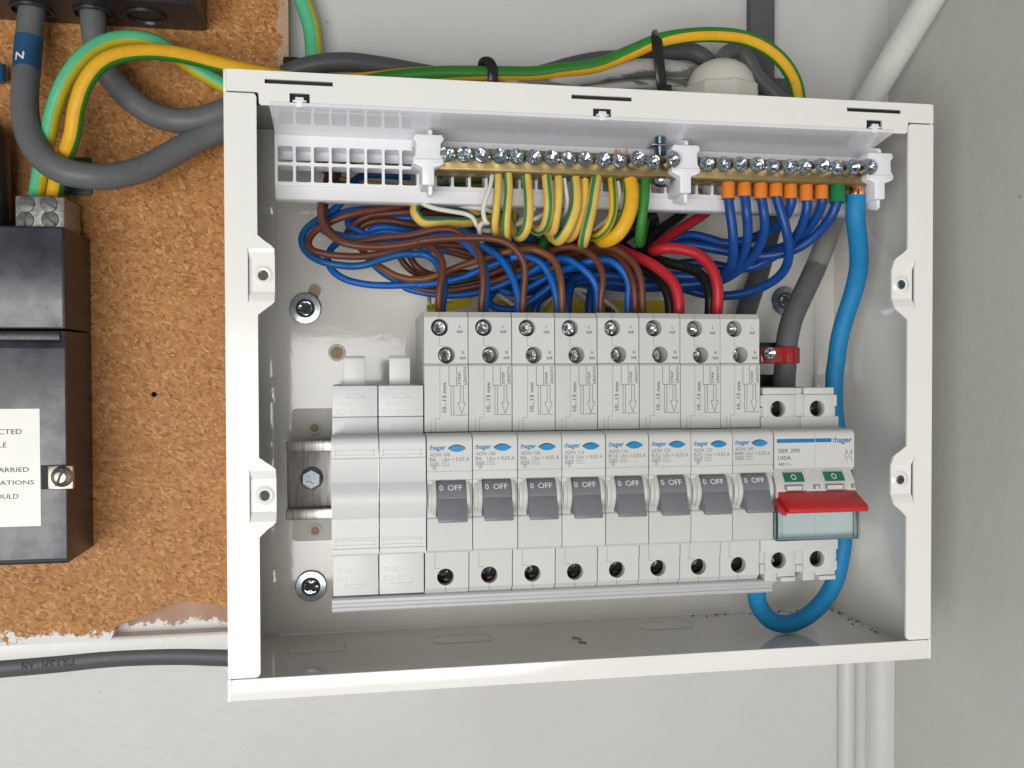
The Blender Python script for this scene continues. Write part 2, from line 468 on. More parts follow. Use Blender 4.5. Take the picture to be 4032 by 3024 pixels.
# ------------------------------------------------------------------ mesh building
class MB:
    def __init__(self):
        self.v, self.f, self.m = [], [], []

    def add(self, verts, faces, m=0):
        o = len(self.v)
        self.v += [tuple(p) for p in verts]
        for f in faces:
            self.f.append(tuple(i + o for i in f))
            self.m.append(m)
        return self

    def box(self, x0, x1, y0, y1, z0, z1, m=0):
        p = [(x0, y0, z0), (x1, y0, z0), (x1, y1, z0), (x0, y1, z0), (x0, y0, z1), (x1, y0, z1), (x1, y1, z1), (x0, y1, z1)]
        return self.add(p, [(0, 1, 5, 4), (1, 2, 6, 5), (2, 3, 7, 6), (3, 0, 4, 7), (4, 5, 6, 7), (3, 2, 1, 0)], m)

    def _prism(self, poly, a, b, mk, holes=(), m=0):
        loops = [list(poly)] + [list(h) for h in holes]
        flat = [p for l in loops for p in l]
        n = len(flat)
        vv = [mk(p, a) for p in flat] + [mk(p, b) for p in flat]
        if holes:
            tris = tessellate_polygon([[Vector((p[0], p[1], 0)) for p in l] for l in loops])
            faces = [tuple(t) for t in tris] + [tuple(i + n for i in reversed(t)) for t in tris]
        else:
            faces = [tuple(range(n)), tuple(reversed(range(n, 2 * n)))]
        o = 0
        for l in loops:
            k = len(l)
            for i in range(k):
                j = (i + 1) % k
                faces.append((o + i, o + j, n + o + j, n + o + i))
            o += k
        return self.add(vv, faces, m)

    def plate(self, poly, y0, y1, holes=(), m=0):          # (x, z) outline
        return self._prism(poly, y0, y1, lambda p, t: (p[0], t, p[1]), holes, m)

    def prof(self, poly, x0, x1, m=0):                      # (y, z) outline along x
        return self._prism(poly, x0, x1, lambda p, t: (t, p[0], p[1]), (), m)

    def slab(self, poly, z0, z1, holes=(), m=0):            # (x, y) outline along z
        return self._prism(poly, z0, z1, lambda p, t: (p[0], p[1], t), holes, m)

    def lathe(self, cx, cz, pr, n=24, m=0, axis='y', cy=0, cap=True):
        """profile [(radius, depth)] turned about an axis parallel to y (or z)"""
        vv, ff = [], []
        for r, d in pr:
            for i in range(n):
                a = 2 * PI * i / n
                if axis == 'y':
                    vv.append((cx + r * math.cos(a), d, cz + r * math.sin(a)))
                else:
                    vv.append((cx + r * math.cos(a), cy + r * math.sin(a), d))
        for k in range(len(pr) - 1):
            for i in range(n):
                j = (i + 1) % n
                ff.append((k * n + i, k * n + j, (k + 1) * n + j, (k + 1) * n + i))
        if cap and pr[0][0] > 1e-6:
            ff.append(tuple(range(n)))
        if cap and pr[-1][0] > 1e-6:
            ff.append(tuple(reversed(range((len(pr) - 1) * n, len(pr) * n))))
        return self.add(vv, ff, m)

    def tube(self, pts, r, n=12, sect=None, cap=True, step=6, flat=None, m=0, closed=False, twist=None):
        """round sheath along a smooth path; sect = [(centre, half width)] angles (deg, 0 faces the room) of the second colour"""
        P = smooth_path(pts, step, closed)
        R = r if callable(r) else (lambda t: r)
        k = len(P)
        front = Vector((0, -1, 0))
        vv, ff, mi = [], [], []
        prev = None
        for i, p in enumerate(P):
            if closed:
                t = (P[(i + 1) % k] - P[i - 1]).normalized()
            else:
                t = (P[min(i + 1, k - 1)] - P[max(i - 1, 0)]).normalized()
            raw = front - t * front.dot(t)
            w = raw.length
            if prev is not None:
                tp = prev - t * prev.dot(t)
                nrm = tp.normalized() * (1 - min(1, w * 1.2)) + (raw.normalized() if w > 1e-4 else tp) * min(1, w * 1.2)
                nrm = (nrm - t * nrm.dot(t)).normalized()
            else:
                nrm = raw.normalized() if w > 1e-3 else t.orthogonal().normalized()
            prev = nrm
            b = t.cross(nrm)
            s = i / max(1, k - 1)
            rr = R(s)
            ra, rb = (rr, rr) if flat is None else flat
            for j in range(n):
                a = 2 * PI * j / n + (rad(twist(s)) if twist else 0)
                vv.append(p + nrm * (ra * math.cos(a)) + b * (rb * math.sin(a)))
        segs = k if closed else k - 1
        for i in range(segs):
            s = i / max(1, k - 1)
            i2 = (i + 1) % k
            for j in range(n):
                j2 = (j + 1) % n
                ff.append((i * n + j, i * n + j2, i2 * n + j2, i2 * n + j))
                mm_ = m
                if sect:
                    a = 360.0 * (j + 0.5) / n
                    for c, h in sect:
                        if abs((a - c + 180) % 360 - 180) <= h:
                            mm_ = m + 1
                mi.append(mm_)
        if cap and not closed:
            ff.append(tuple(reversed(range(n))))
            mi.append(m)
            ff.append(tuple(range((k - 1) * n, k * n)))
            mi.append(m)
        o = len(self.v)
        self.v += [tuple(x) for x in vv]
        for f, q in zip(ff, mi):
            self.f.append(tuple(x + o for x in f))
            self.m.append(q)
        return self

    def mesh(self, name, mats, origin=(0, 0, 0), bevel=0.0, bang=30, seg=2, smooth=35, recalc=True):
        me = bpy.data.meshes.new(name)
        o = Vector(origin)
        me.from_pydata([(Vector(p) - o) * MM for p in self.v], [], self.f)
        if not isinstance(mats, (list, tuple)):
            mats = [mats]
        for q in mats:
            me.materials.append(MATS[q])
        me.polygons.foreach_set('material_index', self.m)
        if recalc or bevel:
            bm = bmesh.new()
            bm.from_mesh(me)
            if recalc:
                bmesh.ops.recalc_face_normals(bm, faces=bm.faces)
            if bevel:
                ed = [e for e in bm.edges if len(e.link_faces) == 2 and e.calc_face_angle(0) > rad(bang)]
                bmesh.ops.bevel(bm, geom=ed, offset=bevel * MM, segments=seg, affect='EDGES', profile=0.5, clamp_overlap=True)
            bm.to_mesh(me)
            bm.free()
        if smooth:
            me.polygons.foreach_set('use_smooth', [True] * len(me.polygons))
            me.set_sharp_from_angle(angle=rad(smooth))
        me.update()
        return me


def smooth_path(pts, step=6, closed=False):
    P = [Vector(p) for p in pts]
    out = []
    n = len(P)
    rng = range(n) if closed else range(n - 1)
    for i in rng:
        if closed:
            p0, p1, p2, p3 = P[i - 1], P[i], P[(i + 1) % n], P[(i + 2) % n]
        else:
            p1, p2 = P[i], P[i + 1]
            p0 = P[i - 1] if i > 0 else p1 * 2 - p2
            p3 = P[i + 2] if i + 2 < n else p2 * 2 - p1
        ta = max(1e-6, (p1 - p0).length ** 0.5)
        tb = max(1e-6, (p2 - p1).length ** 0.5)
        tc = max(1e-6, (p3 - p2).length ** 0.5)
        m1 = (p2 - p1) + ((p1 - p0) / ta - (p2 - p0) / (ta + tb)) * tb
        m2 = (p2 - p1) + ((p3 - p2) / tc - (p3 - p1) / (tb + tc)) * tb
        for k in range(step):
            t = k / step
            out.append(p1 * (2 * t ** 3 - 3 * t * t + 1) + m1 * (t ** 3 - 2 * t * t + t) + p2 * (-2 * t ** 3 + 3 * t * t) + m2 * (t ** 3 - t * t))
    if not closed:
        out.append(P[-1])
    return out


def circle(cx, cz, r, n=24, a0=0.0):
    return [(cx + r * math.cos(a0 + 2 * PI * i / n), cz + r * math.sin(a0 + 2 * PI * i / n)) for i in range(n)]


def rect(x0, x1, z0, z1):
    return [(x0, z0), (x1, z0), (x1, z1), (x0, z1)]


def rrect(x0, x1, z0, z1, r, n=4):
    out = []
    for cx, cz, a in ((x1 - r, z1 - r, 0), (x0 + r, z1 - r, 90), (x0 + r, z0 + r, 180), (x1 - r, z0 + r, 270)):
        for i in range(n + 1):
            q = rad(a + 90 * i / n)
            out.append((cx + r * math.cos(q), cz + r * math.sin(q)))
    return out


# ------------------------------------------------------------------ things and parts
def tag(o, label=None, cat=None, group=None, kind=None):
    if label:
        o['label'] = label
    if cat:
        o['category'] = cat
    if group:
        o['group'] = group
    if kind:
        o['kind'] = kind
    return o


def thing(name, label, cat, loc, group=None):
    o = bpy.data.objects.new(name, None)
    col.objects.link(o)
    o.location = Vector(loc) * MM
    o.empty_display_size = 0.01
    return tag(o, label, cat, group)


def wloc(o):
    v = Vector((0, 0, 0))
    while o is not None:
        v = v + Vector(o.location)
        o = o.parent
    return v / MM


def obj(name, mb, mats, parent=None, origin=None, **kw):
    """one mesh object; its geometry is written in scene millimetres"""
    if origin is None:
        origin = wloc(parent) if parent is not None else mb.v[0]
    me = mb.mesh(name, mats, origin, **kw)
    o = bpy.data.objects.new(name, me)
    col.objects.link(o)
    if parent is not None:
        o.parent = parent
        o.location = (Vector(origin) - wloc(parent)) * MM
    else:
        o.location = Vector(origin) * MM
    return o


def inst(name, me, parent, loc=(0, 0, 0), rot=None):
    """another object that shares the mesh of an alike piece; loc in mm relative to the parent"""
    o = bpy.data.objects.new(name, me)
    col.objects.link(o)
    o.parent = parent
    o.location = Vector(loc) * MM
    if rot:
        o.rotation_euler = rot
    return o


# ------------------------------------------------------------------ lettering
_TX = {}


def glyphs(s, bold=0.0, extrude=0.0):
    key = (s, bold, extrude)
    if key not in _TX:
        cu = bpy.data.curves.new('lettering', 'FONT')
        cu.body = s
        cu.size = 1.0
        cu.resolution_u = 3
        cu.offset = bold
        cu.extrude = extrude
        o = bpy.data.objects.new('lettering', cu)
        col.objects.link(o)
        bpy.context.view_layer.update()
        me = bpy.data.meshes.new_from_object(o.evaluated_get(bpy.context.evaluated_depsgraph_get()))
        vv = [tuple(v.co) for v in me.vertices]
        ff = [tuple(p.vertices) for p in me.polygons]
        bpy.data.objects.remove(o)
        bpy.data.meshes.remove(me)
        bpy.data.curves.remove(cu)
        xs = [v[0] for v in vv]
        ys = [v[1] for v in vv]
        _TX[key] = (vv, ff, min(xs), max(xs), min(ys), max(ys))
    return _TX[key]


def write(mb, s, x0, x1, z0, z1, y, m=0, bold=0.012, rot=0, relief=0.0, place=None):
    """lettering fitted into the rectangle x0..x1, z0..z1 on the plane y (rot: 90 reads upwards, 180 upside down)"""
    vv, ff, a, b, c, d = glyphs(s, bold, 0.05 if relief else 0.0)
    out = []
    for v in vv:
        s_ = (v[0] - a) / (b - a)
        t = (v[1] - c) / (d - c)
        if rot == 90:
            X, Z = x1 - (x1 - x0) * t, z0 + (z1 - z0) * s_
        elif rot == 180:
            X, Z = x1 - (x1 - x0) * s_, z1 - (z1 - z0) * t
        else:
            X, Z = x0 + (x1 - x0) * s_, z0 + (z1 - z0) * t
        dy = -relief if (relief and v[2] > 0) else 0
        out.append(place(X, Z) if place else (X, y + dy, Z))
    mb.add(out, ff, m)


def bar(mb, x0, z0, x1, z1, w, y, m=0):
    d = Vector((x1 - x0, z1 - z0))
    n = Vector((-d.y, d.x)).normalized() * (w / 2)
    mb.add([(x0 + n.x, y, z0 + n.y), (x1 + n.x, y, z1 + n.y), (x1 - n.x, y, z1 - n.y), (x0 - n.x, y, z0 - n.y)], [(0, 1, 2, 3)], m)


def outline(mb, pts, w, y, m=0, closed=True):
    k = len(pts)
    for i in range(k if closed else k - 1):
        a, b = pts[i], pts[(i + 1) % k]
        bar(mb, a[0], a[1], b[0], b[1], w, y, m)


def cross_hole(r, w, a=0.0):
    """outline of a cross-shaped screwdriver recess"""
    p = []
    for i in range(4):
        q = a + i * PI / 2
        c, s = math.cos(q), math.sin(q)
        for x, y in ((r * 0.9, -w), (r, 0), (r * 0.9, w), (w * 1.15, w * 1.15)):
            p.append((x * c - y * s, x * s + y * c))
    return p


def screw_mesh(name, r, length, mats, recess=True, dome=0.35, slot=False, floor=0, a0=0.3):
    """cheese-head screw facing -y, its front at y = 0"""
    mb = MB()
    n = 22
    if slot:
        mb.lathe(0, 0, [(0.001, -dome), (r * 0.5, -dome * 0.8), (r * 0.85, -dome * 0.25), (r, 0.25 * r), (r, length)], n)
        mb.box(-r * 0.86, r * 0.86, -dome - 0.12, -dome * 0.4, -r * 0.11, r * 0.11, 1)
    else:
        rr = r * 0.84
        k0 = len(mb.v)
        ck = cross_hole(r * (0.72 if floor else 0.60), r * (0.21 if floor else 0.15), a0)
        mb.plate(circle(0, 0, rr, n), 0, r * 0.26, [ck])
        rs = random.Random(int(r * 100) + len(name))
        nfl = n + len(ck)
        for q in range(nfl):                                   # stamped, slightly dished face
            x, y, z = mb.v[k0 + q]
            mb.v[k0 + q] = (x, y + (0.06 if q < n else 0.20) * r * rs.random(), z)
        mb.lathe(0, 0, [(r, r * 0.24), (rr, 0.03 * r)], n, cap=False)
        mb.lathe(0, 0, [(r, length), (r, r * 0.24)], n, cap=False)
        mb.lathe(0, 0, [(0.01, r * 0.52), (r * (0.74 if floor else 0.62), r * 0.25)], 8, floor, cap=False)
        for i in range(4):                                     # four ridges between the arms of the recess
            q = a0 + PI / 4 + i * PI / 2
            c, s = math.cos(q), math.sin(q)
            a, b, w, h = r * 0.36, r * 0.80, r * 0.06, 0.11 * r
            mb.add([(a * c - w * s, 0.02, a * s + w * c), (b * c - w * s, 0.02, b * s + w * c), (b * c, -h, b * s), (a * c, -h, a * s),
                    (b * c + w * s, 0.02, b * s - w * c), (a * c + w * s, 0.02, a * s - w * c)], [(0, 1, 2, 3), (3, 2, 4, 5)])
    return mb.mesh(name, mats, smooth=14)

# ================================================================== the setting
WALL_Y = 92.0
BOARD_Y = 81.1
RIGHT_X = 331.0
o = obj('wall_back', MB().box(-420, RIGHT_X + 15, WALL_Y, WALL_Y + 15, -420, 620), 'wall_paint', smooth=0)
tag(o, kind='structure')
o = obj('wall_right', MB().box(RIGHT_X, RIGHT_X + 15, -420, WALL_Y - 0.004, -420, 620), 'side_wall_paint', smooth=0)
tag(o, kind='structure')

# chipboard with the bite cut out of its lower edge
arc = [(905, 2412), (860, 2388), (800, 2372), (740, 2366), (700, 2370), (650, 2390), (600, 2410), (550, 2428), (500, 2448), (455, 2468)]
bz = 2.5
pl = [(-400, bz)] + [(at(435, 2486, BOARD_Y).x, bz)]
pl += [(at(u, v, BOARD_Y).x, at(u, v, BOARD_Y).z) for u, v in reversed(arc)]
pl += [(-6, at(905, 2412, BOARD_Y).z - 1.5), (-3, 6), (17.9, 6), (17.9, 600), (-400, 600)]
hole = at(606, 1553, BOARD_Y)
mb = MB().plate(pl, BOARD_Y, WALL_Y - 0.3, [circle(hole.x, hole.z, 1.3, 10)])
o = obj('backing_board', mb, 'chipboard', smooth=0)
tag(o, 'orange brown chipboard backing board with a ragged painted lower edge', 'board')
# painted timber trim below the board
tp = [(WALL_Y - 0.2, 3.0), (85.2, 3.0), (84.2, 1.8), (84.0, -2.0), (85.0, -6.0), (87.5, -9.5), (WALL_Y - 0.2, -11)]
o = obj('trim_strip', MB().prof(tp, -400, 6), 'trim_paint', bevel=0.5)
tag(o, 'white painted timber trim running under the chipboard board', 'trim')
# bare plaster seen inside the bite
pp = [at(u, v, WALL_Y) for u, v in ((425, 2510), (425, 2440), (600, 2380), (740, 2345), (880, 2370), (960, 2420), (960, 2510))]
o = obj('plaster_patch', MB().plate([(p.x, p.z) for p in pp], WALL_Y - 0.25, WALL_Y - 0.01), 'bare_plaster', smooth=0)
tag(o, 'pink bare plaster patch under the arched edge of the chipboard', 'plaster')
pp = [at(u, v, WALL_Y) for u, v in ((862, 2556), (878, 2546), (960, 2546), (960, 2670), (905, 2652), (880, 2630), (864, 2620))]
o = obj('plaster_patch', MB().plate([(p.x, p.z) for p in pp], WALL_Y - 0.25, WALL_Y - 0.01), 'bare_plaster', smooth=0)
tag(o, 'small chipped brown plaster spot where the flat grey cable meets the enclosure', 'plaster')

# pipework in the corner
def pipe(name, label, a, b, r, m='pipe_paint'):
    o = obj(name, MB().tube([a, a.lerp(b, 0.33), a.lerp(b, 0.66), b], r, 20), m)
    return tag(o, label, 'pipe')


c = at(3333, 2800, 89.6)
pipe('painted_pipe', 'white painted vertical pipe in the corner below the enclosure', Vector((c.x, 89.6, -400)), Vector((c.x, 89.6, 70)), 4.6, 'wall_paint')
mb = MB()
q = [(RIGHT_X - 0.2, WALL_Y - 0.2)] + [(RIGHT_X - 0.2 - 11.5 * math.sin(rad(t)), WALL_Y - 0.2 - 9 * math.cos(rad(t))) for t in range(0, 91, 15)]
mb.slab(q, -400, 150)
tag(obj('corner_bead', mb, 'wall_paint'), 'white quarter round bead painted into the wall corner', 'moulding')
p0, p1 = px('T', 520, 930, 80), px('T', 1100, -30, 40)
d = (p1 - p0)
pipe('painted_pipe', 'dirty white painted pipe rising diagonally behind the enclosure top right', p0 - d * 0.12, p1 + d * 0.2, 7.0)

# ================================================================== enclosure
W_, H_, BK = 294.8, 240.0, 80.6
box = thing('enclosure', 'open white metal consumer unit enclosure with its cover removed', 'enclosure', (W_ / 2, BK, 0))
# front flange of the top, with its slots
tp = [(1.2, 240), (1.2, 231.8), (12.3, 231.8), (12.9, 231.2), (13.1, 227.6), (13.7, 227), (281.4, 227), (282.2, 227.8), (282.6, 231.8), (293.6, 231.8), (293.6, 240)]
sl = [rect(15.2, 40.6, 235.2, 236.9), rect(134.6, 159.7, 235.0, 236.7), rect(254.2, 279.3, 235.3, 236.95)]
ts = [rect(24.4, 31.9, 228.4, 232.0), rect(143.5, 151.0, 228.2, 231.6), rect(263.2, 270.4, 228.4, 232.1)]
obj('top_flange', MB().plate(tp, 0, 1.1, sl + ts), 'enamel', box, smooth=0)
mb = MB().box(0.0, W_, 1.1, BK, 238.8, 240).box(0.0, 1.15, 0.25, 1.1, 231.9, 240).box(W_ - 1.15, W_, 0.25, 1.1, 231.9, 240)
obj('top_panel', mb, 'enamel', box, bevel=0.3)
obj('slot_shade_strip', MB().box(2, W_ - 2, 2.2, 6.0, 228.6, 238.7), 'hole_dark', box, smooth=0)  # added dark strip, stands in for the shade seen through the flange slots


def side(mir):
    X = (lambda x: W_ - x) if mir else (lambda x: x)
    a, b = (12.1, 18.4)
    pl = [(0.3, 231.2), (0.3, 8.7), (a - 1.6, 8.7), (a - 0.5, 9.2), (a, 10.4), (a, 62.4), (14.9, 65.2), (17.5, 67.2), (18.1, 68.0), (8.5, 68.0), (8.5, 88.4), (18.1, 88.4), (17.5, 89.2), (14.9, 90.9), (a, 93.0),
          (a, 147.4), (14.8, 149.6), (17.5, 151.6), (18.1, 152.4), (8.5, 152.4), (8.5, 172.8), (18.1, 172.8), (17.3, 173.8), (14.8, 175.5), (a, 177.8), (a, 230.0), (a - 0.6, 231.0), (a - 1.2, 231.2)]
    if mir:
        pl = [(X(x), z) for x, z in reversed(pl)]
    o = obj('side_flange', MB().plate(pl, 0, 1.1), 'enamel', box, smooth=0)
    for zc in (162.6, 78.2):
        mb = MB()
        x0, x1 = sorted((X(8.75), X(18.3)))
        zt, zb = zc + 10.2, zc - 10.2
        cx = X(14.0)
        mb.plate(rect(x0, x1, zc - 6.2, zc + 6.2), 2.0, 3.1, [circle(cx, zc, 2.0, 20)])
        mb.prof([(0.0, zt), (0.0, zt - 0.6), (2.0, zc + 6.2), (3.1, zc + 6.2), (1.1, zt)], x0, x1)
        mb.prof([(0.0, zb), (0.0, zb + 0.6), (2.0, zc - 6.2), (3.1, zc - 6.2), (1.1, zb)], x0, x1)
        t = obj('screw_tab', mb, 'enamel', o, smooth=40)
        ring = MB().lathe(cx, zc, [(1.95, 3.6), (2.0, 1.5), (2.7, 1.3), (3.9, 1.98)], 24, cap=False)
        ring.lathe(cx, zc, [(1.95, 6.0), (1.95, 1.9)], 20, 1, cap=False)
        me = ring
        k = obj('screw_boss', me, ['enamel', 'zinc_dull'], o, recalc=True)
    x0, x1 = sorted((X(0.0), X(1.15)))
    obj('crease', MB().box(min(X(1.1), X(1.45)), max(X(1.1), X(1.45)), 2, 79.8, 13.0, 13.4), 'enamel_inside', box)
    obj('side_panel', MB().box(x0, x1, 1.15, BK, 0.0, 238.75), 'enamel_inside', box, smooth=0)
    # folded margin of the back pan with its little pressed clips
    x0, x1 = sorted((X(1.2), X(12.2)))
    mb = MB().box(x0, x1, 79.9, BK, 1.2, 238.7)
    obj('back_margin', mb, 'enamel_inside', box, bevel=0.25)
    for zc in (205, 117, 27):
        mb = MB()
        xa, xb = sorted((X(3.6), X(12.4)))
        mb.box(xa, xb, 79.3, 80.0, zc - 6, zc + 6)
        xc = X(9.0)
        s = -1 if not mir else 1
        mb.box(min(xc, xc + s * 0.6), max(xc, xc + s * 0.6), 78.95, 79.4, zc - 2.6, zc + 2.6)
        for dz in (-2.6, 2.0):
            mb.box(min(xc, xc + s * 2.0), max(xc, xc + s * 2.0), 78.95, 79.4, zc + dz, zc + dz + 0.6)
        obj('pressed_clip', mb, 'enamel_inside', box, bevel=0.2)


side(False)
side(True)
# bottom
mb = MB().plate([(1.2, 0), (293.6, 0), (293.6, 8.0), (292.5, 8.3), (2.2, 8.3), (1.2, 8.0)], 0, 1.1)
obj('bottom_flange', mb, 'enamel', box, bevel=0.25)
mb = MB().box(0.0, W_, 1.12, BK - 0.02, -0.02, 1.15)
mb.box(0.0, 1.15, 0.25, 1.1, 0, 8.4).box(W_ - 1.15, W_, 0.25, 1.1, 0, 8.4)
bp = obj('bottom_panel', mb, 'enamel_inside', box, smooth=0)
# pressed knock-outs in the floor
for u, v, wd in ((1250, 2553, 25), (1820, 2514, 26), (2620, 2462, 26)):
    c = at_z(u, v, 1.2)
    ringp = [(c.x + q[0], c.y + q[1], 1.22) for q in rrect(-wd / 2, wd / 2, -6, 6, 3, 4)]
    obj('knockout', MB().tube(ringp, 0.34, 6, closed=True, step=2), 'enamel_inside', bp)
# back pan with its mounting holes
kh = px('E', 280, 990, BK)
k2 = px('E', 262, 1010, BK)
h1 = at(1327, 1388, BK)
holes = [circle(h1.x, h1.z, 2.95, 20), [(kh.x + 2.9 * math.cos(rad(a)), kh.z + 2.9 * math.sin(rad(a))) for a in range(-30, 150, 20)] + [(kh.x - 2.9 * 0.8 - 3, kh.z - 5.5), (kh.x + 0.3, kh.z - 7.0)]]
bpn = obj('back_panel', MB().plate(rect(1.2, W_ - 1.2, 1.2, 238.7), BK + 0.02, BK + 0.42, holes), 'enamel_inside', box, smooth=0)
obj('hole_rim', MB().lathe(h1.x, h1.z, [(2.95, 80.95), (2.97, 80.35), (3.5, 80.2), (4.2, 80.6)], 24, cap=False), 'enamel_inside', bpn)
obj('hole_rim', MB().tube([(kh.x + 3.1 * math.cos(rad(a)), 80.5, kh.z + 3.1 * math.sin(rad(a))) for a in range(-40, 200, 20)], 0.35, 6, step=2), 'enamel_inside', bpn)
tag(obj('packing_board', MB().box(20, 66, BK + 0.55, WALL_Y - 0.3, 16, 182), 'bare_tan'), 'tan packing board glimpsed through the round and keyhole openings', 'board')
# raised platform of the rail
mb = MB().plate(rrect(18.3, 262, 45.5, 108.0, 2.0), 79.0, BK)
plf = obj('rail_platform', mb, 'enamel_inside', box, bevel=0.5)
for zc in (98.9, 50.5):
    cx = 28.9
    mb = MB().lathe(cx, zc, [(1.9, 79.6), (2.0, 78.6), (2.6, 78.3), (3.7, 78.95)], 24, cap=False)
    mb.lathe(cx, zc, [(0.01, 78.97), (1.95, 78.96)], 20, 1)
    obj('eyelet', mb, ['enamel_inside', 'bare_tan'], plf)

rs = random.Random(4)
mb = MB()
for i in range(70):
    e = rs.random()
    X, Y = (rs.uniform(215, 292), 79.4 - abs(rs.gauss(0, 2.2))) if e < 0.7 else (292.6 - abs(rs.gauss(0, 1.6)), rs.uniform(30, 79))
    q = rs.uniform(0.12, 0.42)
    mb.box(X - q, X + q, Y - q, Y + q * rs.uniform(0.5, 1.4), 1.16, 1.2 + q * 0.8)
tag(obj('dirt_crumbs', mb, 'dirt'), 'brown dirt crumbs along the back right corner of the enclosure floor', 'dirt', kind='stuff')
# ------------------------------------------------------------------ fixing screws and washers
SCREW_FIX = screw_mesh('fixing_screw_head', 3.9, 3.5, ['zinc', 'hole_dark'], a0=0.55, floor=1)  # recess floor coloured dark to paint in the shade of the cross


def fixing(u, v, y, label, r_w=7.3, dx=0.0):
    c = at(u, v, y)
    t = thing('fixing_screw', label, 'screw', (c.x, y + 2.5, c.z), 'screws fixing the enclosure to the wall')
    mb = MB().lathe(c.x, c.z, [(3.9, y + 0.6), (4.3, y), (r_w - 0.35, y + 0.15), (r_w, y + 0.5), (r_w, y + 1.7)], 40)
    obj('washer', mb, 'zinc', t)
    obj('gasket', MB().lathe(c.x, c.z, [(4.5, y + 0.4), (4.5, y - 0.2), (3.7, y - 0.25), (3.7, y + 0.5)], 32), 'seam_dark', t)
    inst('head', SCREW_FIX, t, (0, -3.6 + 0.5, 0), (0, random.uniform(-0.2, 0.2), 0))
    return t


fixing(1202, 1214, 78.6, 'screw with a wide washer below the keyhole, upper left of the back panel')
fixing(1224, 2310, 78.6, 'screw with a wide washer at the lower left of the back panel')
fixing(3093, 1184, 78.6, 'screw with a washer half hidden behind the bent grey cable')

# ------------------------------------------------------------------ DIN rail
mb = MB()
pr = [(53, 95), (53, 90.2), (60.5, 90.2), (60.5, 64.8), (53, 64.8), (53, 60), (54.1, 60), (54.1, 63.7), (61.6, 63.7), (61.6, 91.3), (54.1, 91.3), (54.1, 95)]
rail = thing('mounting_rail', 'bare zinc mounting rail left of the blank modules', 'rail', (130, 79, 77.5))
mb.prof(pr, 17.6, 236)
obj('rail', mb, 'rail_zinc', rail, bevel=0.35)
obj('bracket', MB().box(22, 60, 61.7, 78.9, 68, 88).box(200, 235, 61.7, 78.9, 68, 88), 'rail_zinc', rail)
c = at(1226, 1886, 58)
mb = MB().lathe(c.x, c.z, [(3.3, 59.2), (5.1, 59.7), (5.1, 60.45)], 28)
mb.plate(circle(c.x, c.z, 4.1, 6, 0.5), 56.6, 59.4, [[(c.x + a, c.z + b) for a, b in cross_hole(2.3, 0.55, 0.45)]])
mb.lathe(c.x, c.z, [(0.01, 58.6), (2.3, 57.6)], 8)
obj('hex_screw', mb, 'screw_dark', rail, smooth=25)

# ------------------------------------------------------------------ busbar cover
bb = thing('busbar_cover', 'long grey plastic busbar cover below the breakers', 'busbar cover', (130, 20, 32))
mb = MB().prof([(1.2, 37.6), (0.2, 36.9), (0.2, 35.6), (1.0, 35.2), (1.0, 32.4), (2.2, 31.6), (16, 31.6), (16, 37.6)], 39.0, 221.6)
obj('cover', mb, 'busbar_plastic', bb, bevel=0.2)
obj('rib', MB().box(39.0, 221.6, 0.55, 1.1, 33.3, 33.7), 'busbar_plastic', bb)

# ================================================================== terminal carrier
CY = 22.0
car = thing('terminal_carrier', 'white plastic terminal carrier with two rows of square holes', 'terminal carrier', (146, CY, 198))
pit, x00 = 7.145, 17.85
ncell = 36
holes = []
for i in range(ncell):
    a = x00 + i * pit
    holes.append(rrect(a, a + 6.05, 210.65, 217.15, 0.5, 1))
    holes.append(rrect(a, a + 6.05, 202.7, 209.4, 0.5, 1))
mb = MB().plate(rect(16.7, 275.2, 200.9, 222.0), CY, CY + 1.3, holes)
grid = obj('grid', mb, 'white_plastic', car, smooth=0)
mb = MB()
for i in range(ncell + 1):                                 # webs between the cells
    a = x00 + i * pit
    mb.box(a - 1.05, a - 0.03, CY + 1.3, CY + 10, 201.0, 219)
mb.box(16.7, 275.2, CY + 1.3, CY + 10, 209.45, 210.6).box(16.7, 275.2, CY + 1.3, CY + 10, 217.2, 218.4)
obj('web', mb, 'white_plastic', car, smooth=0)
mb = MB().box(16.7, 275.2, CY + 10, CY + 11, 213.8, 218.4)
obj('rear_ledge', mb, 'white_plastic', car, smooth=0)
mb = MB().prof([(CY, 200.85), (CY + 0.4, 200.2), (CY + 3.0, 196.4), (CY + 4.0, 196.0), (CY + 10, 196.0), (CY + 10, 200.85)], 16.7, 275.2)
obj('bottom_lip', mb, 'white_plastic', car, bevel=0.2)
pf = [(-0.9, 226.9), (0.2, 226.5), (6, 225.6), (11, 224.7), (15, 223.8), (18.5, 222.9), (20.6, 222.2), (22.0, 221.5)]
bk = [(23.3, 222.0), (23.3, 223.2), (19, 224.4), (11, 226.2), (0.2, 228.0), (-0.9, 228.1)]
obj('shelf', MB().prof(pf + bk, 16.9, 275.2), 'shelf_plastic', car, smooth=50)
for a, b in ((24.4, 31.9), (143.5, 151.0), (263.2, 270.4)):   # the hooks in the flange
    cx = (a + b) / 2
    T = [(cx - 1.15, 226.6), (cx + 1.15, 226.6), (cx + 1.15, 228.55), (cx + 2.6, 228.55), (cx + 2.6, 229.1), (cx + 1.6, 229.2), (cx + 1.5, 230.3), (cx - 1.5, 230.3), (cx - 1.6, 229.2), (cx - 2.6, 229.1), (cx - 2.6, 228.55), (cx - 1.15, 228.55)]
    obj('hook', MB().plate(T, -1.0, 0.5), 'white_plastic', car, bevel=0.15)
mb = MB()
for i, s in enumerate(['8', '7', 'N', '6', '5', '4', '3']):
    a = x00 + (i + 1) * pit
    write(mb, s, a + 1.6, a + 4.3, 218.2, 221.2, CY - 0.02, relief=0.22, bold=-0.005)
